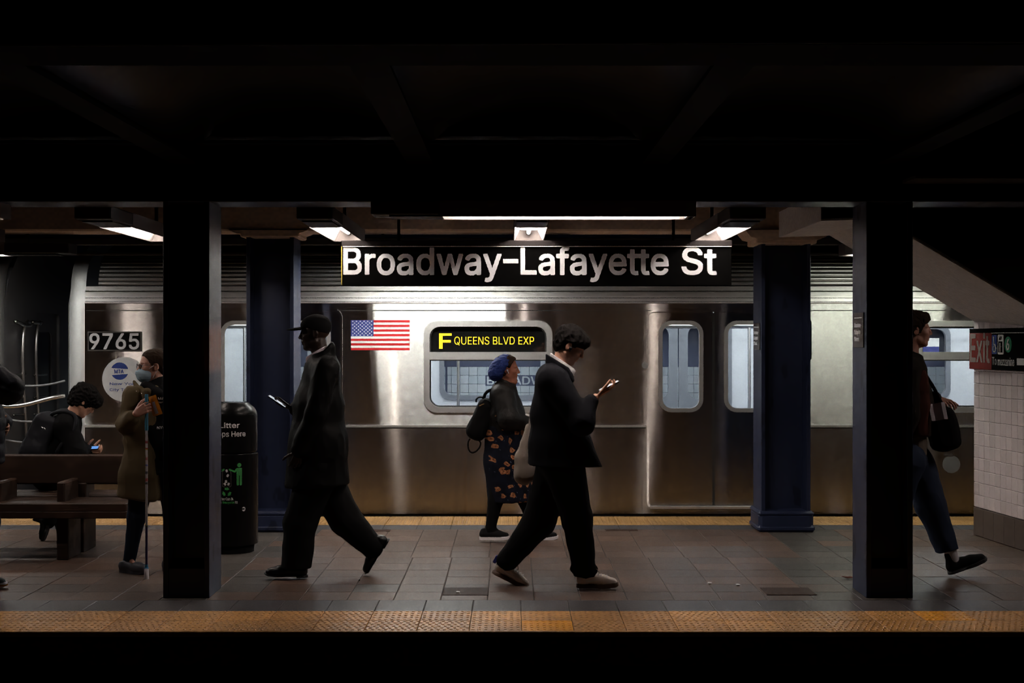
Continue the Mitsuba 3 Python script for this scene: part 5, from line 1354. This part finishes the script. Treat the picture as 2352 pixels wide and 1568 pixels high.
for y in (-1, 1):
    part(ms_, 'ear_loop', cat(tube(curve([h(0.048, 0.058 * y, -0.024), h(0.02, 0.070 * y, 0.0), h(-0.012, 0.080 * y, 0.014)], 10), 0.0022, 6), tube(curve([h(0.020, 0.066 * y, -0.085), h(0.0, 0.072 * y, -0.055), h(-0.014, 0.078 * y, -0.03)], 10), 0.0022, 6)), SHIRT_WHITE, True)
gl = []
for y in (-1, 1):
    ring_ = [h(0.104 - 0.004 * abs(math.cos(a)), 0.033 * y + 0.025 * math.cos(a), 0.004 + 0.019 * math.sin(a)) for a in np.linspace(0, 2 * math.pi, 21)[:-1]]
    gl.append(tube(ring_, 0.0028, 6, closed=True)); gl.append(tube(curve([h(0.100, 0.058 * y, 0.012), h(0.06, 0.074 * y, 0.012), h(-0.01, 0.083 * y, 0.012)], 10), 0.0026, 6))
gl.append(tube([h(0.104, 0.009, 0.008), h(0.108, 0, 0.010), h(0.104, -0.009, 0.008)], 0.0026, 6))
part(k, 'glasses', cat(*gl), pr('glasses_frame', (0.03, 0.015, 0.01), 0.25), True)
S = Sdf()
S.cone(p(314, 910, -0.08), p(405, 910, 0.02), r_(27), k=0.04)
lat = unit(J['shn'] - J['shf'])
S.chain([p(355, 915), p(352, 1000), p(348, 1090), p(345, 1160)], [r_(40), r_(44), r_(50), r_(56)], k=0.05, ax=lat, sc=1.38)
S.chain([J['shn'] + [0, 0, -0.01], J['eln'], J['wrn'] + [-0.03, 0.025, -0.03]], [r_(26), r_(23), r_(16)], k=0.03); S.chain([J['shf'], J['elf'], J['wrf']], [r_(27), r_(26), r_(18)], k=0.035)
S.ell(h(0, 0, -0.02), (0.12, 0.10, 0.13), h.R, k=0.01, op=0)
S.cut(p(300, 1138), (-0.12, 0, -1)); S.cut(p(350, 886), (0, 0, 1))
S.box(p(373, 1010, -0.25), (0.065, 0.20, 0.5), None, 0.02, k=0.03, op=0)
pk = part(k, 'parka', S.mesh(0.0085, wrinkle=0.020, wscale=(9, 9, 6), seed=23), OLIVE, True)
S = Sdf(); S.chain([p(338, 905, -0.15), p(318, 895, -0.14), p(308, 876, -0.10)], [0.035, 0.024, 0.011], k=0.02); S.cone(p(338, 900, -0.17), p(330, 928, -0.18), 0.03, 0.018, k=0.02)
part(pk, 'collar', S.mesh(0.006), OLIVE, True)
for x, y in ((313, 898), (325, 904), (308, 961)):
    m = trimesh.creation.icosphere(1, 0.0045); m.apply_translation(p(x, y, -0.215 if y < 950 else -0.2)); part(pk, 'snap', m, CHROME, True)
S = Sdf()
S.chain([p(360, 915), p(360, 1000), p(360, 1090)], [r_(40), r_(43), r_(46)], k=0.04, ax=lat, sc=1.3); S.cone(p(360, 905), p(358, 884), r_(31), r_(26), k=0.02); S.cone(p(334, 888, -0.1), p(366, 908, -0.15), 0.038, 0.045, k=0.02); S.ell(h(0.02, 0, -0.04), (0.10, 0.075, 0.10), h.R, k=0.01, op=0)
S.cut(p(350, 1085), (0, 0, -1))
hd = part(k, 'hoodie', (hm := S.mesh(0.008, wrinkle=0.01)), BLACK_CLOTH, True)
def hood_text(t, x, y, hh, w):
    m = words(t, hh, w, 0.001, True).subdivide()
    c = p(x, y, -0.2); vs = hm.vertices[hm.vertex_normals[:, 1] < -0.1]
    from scipy.spatial import cKDTree
    _, ix = cKDTree(vs[:, [0, 2]]).query(np.c_[c[0] + m.vertices[:, 0], c[2] + m.vertices[:, 1]], k=5)
    return trimesh.Trimesh(np.c_[c[0] + m.vertices[:, 0], vs[ix][:, :, 1].min(1) - 0.004 - m.vertices[:, 2], c[2] + m.vertices[:, 1]], m.faces, process=False)
for a in (('MA', 363, 918, 0.018, 0.042), ('NY B', 362, 927, 0.013, 0.05), ('NYC', 356, 986, 0.018, 0.055), ('HOOD', 374, 986, 0.018, 0.07)): part(hd, 'lettering', hood_text(*a), LOGO_GREY)
S = Sdf()
S.cone(J['hipn'], J['hipf'], r_(34), k=0.03)
S.chain([p(330, 1075, -0.02), p(314, 1185, -0.06), p(296, 1292, -0.04)], [r_(31), r_(20), r_(13)], k=0.03); S.chain([p(385, 1075, 0.02), p(398, 1185, 0), p(392, 1290, 0.02)], [r_(30), r_(20), r_(13)], k=0.03)
part(k, 'jeans', S.mesh(0.008, wrinkle=0.008, seed=25), NAVY_JEAN, True)
shoe(k, frame(p(276, 1313, -0.02), (0.86, -0.5, 0), UP), 0.25, 'clog', CROC, CROC)
shoe(k, frame(p(376, 1310, 0.05), (0.80, -0.6, 0), UP), 0.25, 'clog', CROC, CROC)
cn = thing('cane', 'white walking cane with a blue grip and a dark lower end held by the woman', 'cane')
CY_ = D - 0.335
def c_(y): return at(336.5, y, CY_)
zb = CY_ * 0 + 0.0
def seg(name, y0, y1, rr, m, lab=None): part(cn, name, tube([c_(y0), c_(y1)], rr, 12), m, True, label=lab)
seg('grip', 905, 988, 0.0125, pr('cane_blue', (0.035, 0.16, 0.24), 0.5), 'blue rubber grip')
seg('shaft', 988, 1206, 0.0085, pr('cane_white', (0.36, 0.34, 0.34), 0.4))
seg('lower_shaft', 1206, 1296, 0.0085, pr('cane_violet', (0.018, 0.012, 0.06), 0.4), 'dark violet lower end')
seg('ring', 1206, 1210, 0.0095, pr('cane_ring', (0.03, 0.04, 0.01), 0.4))
seg('joint', 1296, 1304, 0.0105, pr('cane_cyan', (0.03, 0.22, 0.38), 0.4)); seg('collar', 1303, 1305, 0.017, 'mat_cane_cyan')
b0 = c_(1305); part(cn, 'tip', tube([b0, [b0[0], b0[1], 0.0]], [0.016, 0.018], 12), SOLE_WHITE, True)
for i, (y0, y1, c) in enumerate([(1012, 1018, (0.25, 0.05, 0.05)), (1028, 1031, (0.3, 0.05, 0.03)), (1031, 1033, (0.35, 0.25, 0.03)), (1050, 1056, (0.3, 0.1, 0.1)), (1066, 1070, (0.1, 0.12, 0.3)), (1082, 1088, (0.05, 0.05, 0.06)), (1098, 1105, (0.3, 0.06, 0.06)), (1107, 1112, (0.03, 0.03, 0.03)), (990, 996, (0.4, 0.4, 0.4))]):
    seg('sticker', y0, y1, 0.0089, pr(f'sticker_{i}', c, 0.5))
sb = thing('snack_bag', 'orange crinkled snack packet in the hand of the woman with the cane', 'snack packet')
M = frame(p(356, 931, -0.31), (0.30, 0, -1), (-0.25, -1, 0.05))
gx, gy = np.meshgrid(np.linspace(-0.072, 0.072, 24), np.linspace(-0.036, 0.036, 13), indexing='ij')
th = 0.010 * np.cos(gx / 0.072 * 1.45) * np.cos(gy / 0.036 * 1.45) + 0.0012
wob = 0.004 * (meshkit.fbm(np.stack([gx * 60, gy * 60, gx * 0], -1), 3, 4) - 0.5)
wid = gy * (0.8 + 1.8 * (gx + 0.072))
ids = np.arange(24 * 13).reshape(24, 13); q4 = np.stack([ids[:-1, :-1], ids[1:, :-1], ids[1:, 1:], ids[:-1, 1:]], -1).reshape(-1, 4)
def face_(sg): 
    V = np.stack([gx, wid, sg * th + wob], -1).reshape(-1, 3); f4 = q4 if sg > 0 else q4[:, ::-1]
    return trimesh.Trimesh(V, np.vstack([f4[:, [0, 1, 2]], f4[:, [0, 2, 3]]]), process=False)
m = cat(face_(1), face_(-1)); m.apply_transform(M); part(sb, 'packet', m, pr('orange_foil', (0.50, 0.17, 0.008), 0.35), True)
gm = (np.abs(gy) < 0.016) & (gx > -0.03) & (gx < 0.06)
V = np.stack([gx, wid, th + wob + 0.0012], -1).reshape(-1, 3); keep = gm.ravel()[q4].all(1); f4 = q4[keep]
m = trimesh.Trimesh(V, np.vstack([f4[:, [0, 1, 2]], f4[:, [0, 2, 3]]]), process=False); m.apply_transform(M); part(sb, 'silver_print', m, pr('silver_print', (0.45, 0.43, 0.45), 0.3, 0.4), True)

# ===== the seated man
D = 11.72; S_ = F / D
k = person('dark haired man with a backpack sitting on the bench, bent over a phone')
f_ = unit((0.66, 0.38, -0.62))
h = Head(p(192, 922), f_, k=1.0)
J = dict(head=h(-0.02, 0, -0.05), neck=p(165, 955, -0.02), shn=p(150, 975, -0.15), shf=p(150, 975, 0.19), eln=p(175, 1040, -0.16), elf=p(180, 1040, 0.22), wrn=p(196, 1030, 0.02), wrf=p(205, 1034, 0.22),
         hipn=p(112, 1084, 0.0), hipf=p(114, 1084, 0.17), knn=p(150, 1094, 0.40), knf=p(120, 1094, 0.54), ann=p(112, 1195, 0.30), anf=p(150, 1225, 0.44), toen=p(95, 1230, 0.28), toef=p(170, 1230, 0.55))
S = Sdf(); skeleton(S, J, 0.97); h.build(S)
hand(S, J['wrn'], (0.7, 0.2, -0.15), (0, 0.5, 0.8), (-0.2, -0.8, 0.3), size=0.18); hand(S, J['wrf'], (0.7, -0.2, -0.1), (0, -0.5, 0.8), (-0.2, 0.8, 0.3), size=0.18)
put(k + '__body', S.mesh(0.010, [(h.c, 0.15, 0.005), (J['wrn'] + [0.06, 0, 0], 0.10, 0.006)]), SKIN_LIGHT, True)
S = Sdf(); S.ell(h(-0.015, 0, 0.045), (0.118, 0.100, 0.100), h.R, k=0.01); S.ell(h(0.075, 0, 0.06), (0.052, 0.07, 0.05), h.R, k=0.03); S.ell(h(-0.06, 0, -0.02), (0.06, 0.078, 0.07), h.R, k=0.03)
S.ell(h(0.09, 0, -0.06), (0.08, 0.075, 0.085), h.R, k=0.012, op=0)
part(k, 'hair', S.mesh(0.006, wrinkle=0.03, wscale=(38, 38, 30), seed=31), HAIR_BLACK, True)
S = Sdf()
S.cone(J['shn'], J['shf'], r_(28), k=0.05); S.chain([p(148, 975), p(130, 1030, 0.04), p(114, 1085, 0.08)], [r_(36), r_(44), r_(44)], k=0.05, ax=ax, sc=1.25)
S.cone(p(162, 962), p(172, 948), r_(24), r_(19), k=0.02)
S.chain([J['shn'], J['eln'], J['wrn']], [r_(27), r_(23), r_(15)], k=0.03); S.chain([J['shf'], J['elf'], J['wrf']], [r_(27), r_(22), r_(15)], k=0.03)
S.ell(h(0, 0, 0), (0.115, 0.085, 0.12), h.R, k=0.01, op=0)
S.cut((0, 0, 0.462), (0, 0, -1))
part(k, 'jacket', S.mesh(0.009, wrinkle=0.016, wscale=(10, 10, 8), seed=32), BLACK_CLOTH, True)
S = Sdf(); S.cone(J['hipn'], J['hipf'], r_(38), k=0.04)
for q in 'nf': S.chain([J['hip' + q], J['kn' + q], J['an' + q]], [r_(32), r_(25), r_(18)], k=0.03)
part(k, 'trousers', S.mesh(0.010, wrinkle=0.01), BLACK_CLOTH, True)
shoe(k, frame(p(120, 1192, 0.28), (-0.30, -0.1, -0.95), (-0.95, 0, 0.3)), 0.20, 'boot', SHOE_KNIT, RUBBER)
shoe(k, frame(at(140, 1206, D + 0.5), (0.6, 0.8, 0), UP), 0.28, 'boot', SHOE_KNIT, RUBBER)
bp2 = thing('backpack', 'black backpack worn by the man sitting on the bench', 'backpack')
S = Sdf(); a1 = unit(np.array([0.42, 0, 0.9]))
S.box(p(97, 1005, -0.08), (0.21, 0.15, 0.10), [a1, np.array([0, 1.0, 0]), np.cross(a1, [0, 1, 0])], 0.06, k=0.03); S.ell(p(84, 1030, -0.12), (0.10, 0.13, 0.10), None, k=0.04)
part(bp2, 'bag', S.mesh(0.008, wrinkle=0.012, seed=33), cloth('backpack_black', (0.013, 0.014, 0.017), 0.7), True)
part(bp2, 'strap', tube(curve([p(118, 955, -0.14), p(148, 945, -0.19), p(172, 955, -0.19), p(168, 985, -0.21), p(150, 1010, -0.22), p(130, 1040, -0.2)], 20), 0.016, 8), 'mat_backpack_black', True)
part(bp2, 'zip_pull', cat(tube([p(95, 980, -0.28), p(99, 983, -0.28)], 0.004, 6), tube([p(101, 982, -0.28), p(104, 985, -0.28)], 0.004, 6)), CHROME, True)
phone('smartphone with a blue lit screen in the hands of the seated man', p(207, 1029, 0.0), (1, 0.1, 0.05), (-0.15, -0.28, 0.94), [0.006, 0.018, 0.045], 0.14)

# ===== the person cut off by the left edge
D = 9.75; S_ = F / D
k = person('person in a navy puffer jacket, cut off by the left edge of the view')
h = Head(p(-75, 770), (1, 0.1, -0.1), k=1.0)
J = dict(head=h(-0.02, 0, -0.05), neck=p(-88, 822), shn=p(-70, 852, -0.19), shf=p(-70, 852, 0.19), eln=p(18, 893, -0.24), elf=p(-40, 950, 0.22), wrn=p(-30, 850, -0.28), wrf=p(0, 970, 0.2),
         hipn=p(-55, 1070, -0.085), hipf=p(-55, 1070, 0.085), knn=p(-35, 1200, -0.08), knf=p(-75, 1200, 0.09), ann=p(-55, 1315, -0.07), anf=p(-150, 1290, 0.09), toen=p(5, 1338, -0.07), toef=p(-120, 1335, 0.09))
S = Sdf(); skeleton(S, J, 1.0); h.build(S)
hand(S, J['wrn'], (-0.5, 0.1, 0.85), (-0.4, 0.8, 0), (0.3, 0.3, 0.5)); hand(S, J['wrf'], (0.6, -0.4, -0.4), (-0.3, -0.8, 0), (0.3, 0, 1))
put(k + '__body', S.mesh(0.011, [(h.c, 0.15, 0.007)]), SKIN_LIGHT, True)
S = Sdf(); S.ell(h(-0.015, 0, 0.045), (0.112, 0.092, 0.095), h.R, k=0.01); S.ell(h(0.095, 0, -0.03), (0.085, 0.12, 0.095), h.R, k=0.012, op=0)
part(k, 'hair', S.mesh(0.008, wrinkle=0.015, wscale=(40, 40, 30)), HAIR_BROWN, True)
S = Sdf(); S.cone(J['shn'], J['shf'], r_(34), k=0.05); S.chain([p(-62, 870), p(-55, 970), p(-52, 1050)], [r_(48), r_(58), r_(58)], k=0.05, ax=ax, sc=1.1)
S.chain([J['shn'], J['eln'], J['wrn']], [r_(40), r_(32), r_(26)], k=0.03); S.chain([J['shf'], J['elf'], J['wrf']], [r_(36), r_(32), r_(26)], k=0.03)
S.cut(p(-55, 1062), (0, 0, -1))
m = S.mesh(0.008, wrinkle=0.012, seed=41); v = m.vertices; m.vertices = v + m.vertex_normals * (0.006 * np.abs(np.sin(v[:, 2] * 34 + v[:, 0] * 14)))[:, None]
part(k, 'puffer_jacket', m, PUFFER, True)
S = Sdf(); S.cone(J['hipn'], J['hipf'], r_(46), k=0.04)
for q in 'nf': S.chain([J['hip' + q], J['kn' + q], J['an' + q] + [0, 0, 0.02]], [r_(42), r_(32), r_(24)], k=0.03)
S.cut(p(-52, 1316), (0, 0, -1)) 
part(k, 'trousers', S.mesh(0.010, wrinkle=0.012), NAVY_JEAN, True)
k1 = shoe(k, frame(p(-82, 1351, -0.07), (1, -0.04, 0.02), UP), 0.298, 'sneaker', cloth('grey_knit', (0.07, 0.085, 0.09)), SOLE_WHITE)
t_ = xy(unary_union([Point(0.042, 0).buffer(0.040), Point(0.197, 0.004).buffer(0.050), Point(0.258, 0.002).buffer(0.040)]).convex_hull, 0.016, 0.027); t_.apply_transform(frame(p(-82, 1351, -0.07), (1, -0.04, 0.02), UP))
part(k1, 'sole_band', t_, pr('orange_sole', (0.42, 0.2, 0.03), 0.6))
shoe(k, frame(p(-175, 1318, 0.09), (0.9, 0, -0.44), (0.44, 0, 0.9)), 0.295, 'sneaker', 'mat_grey_knit', SOLE_WHITE)
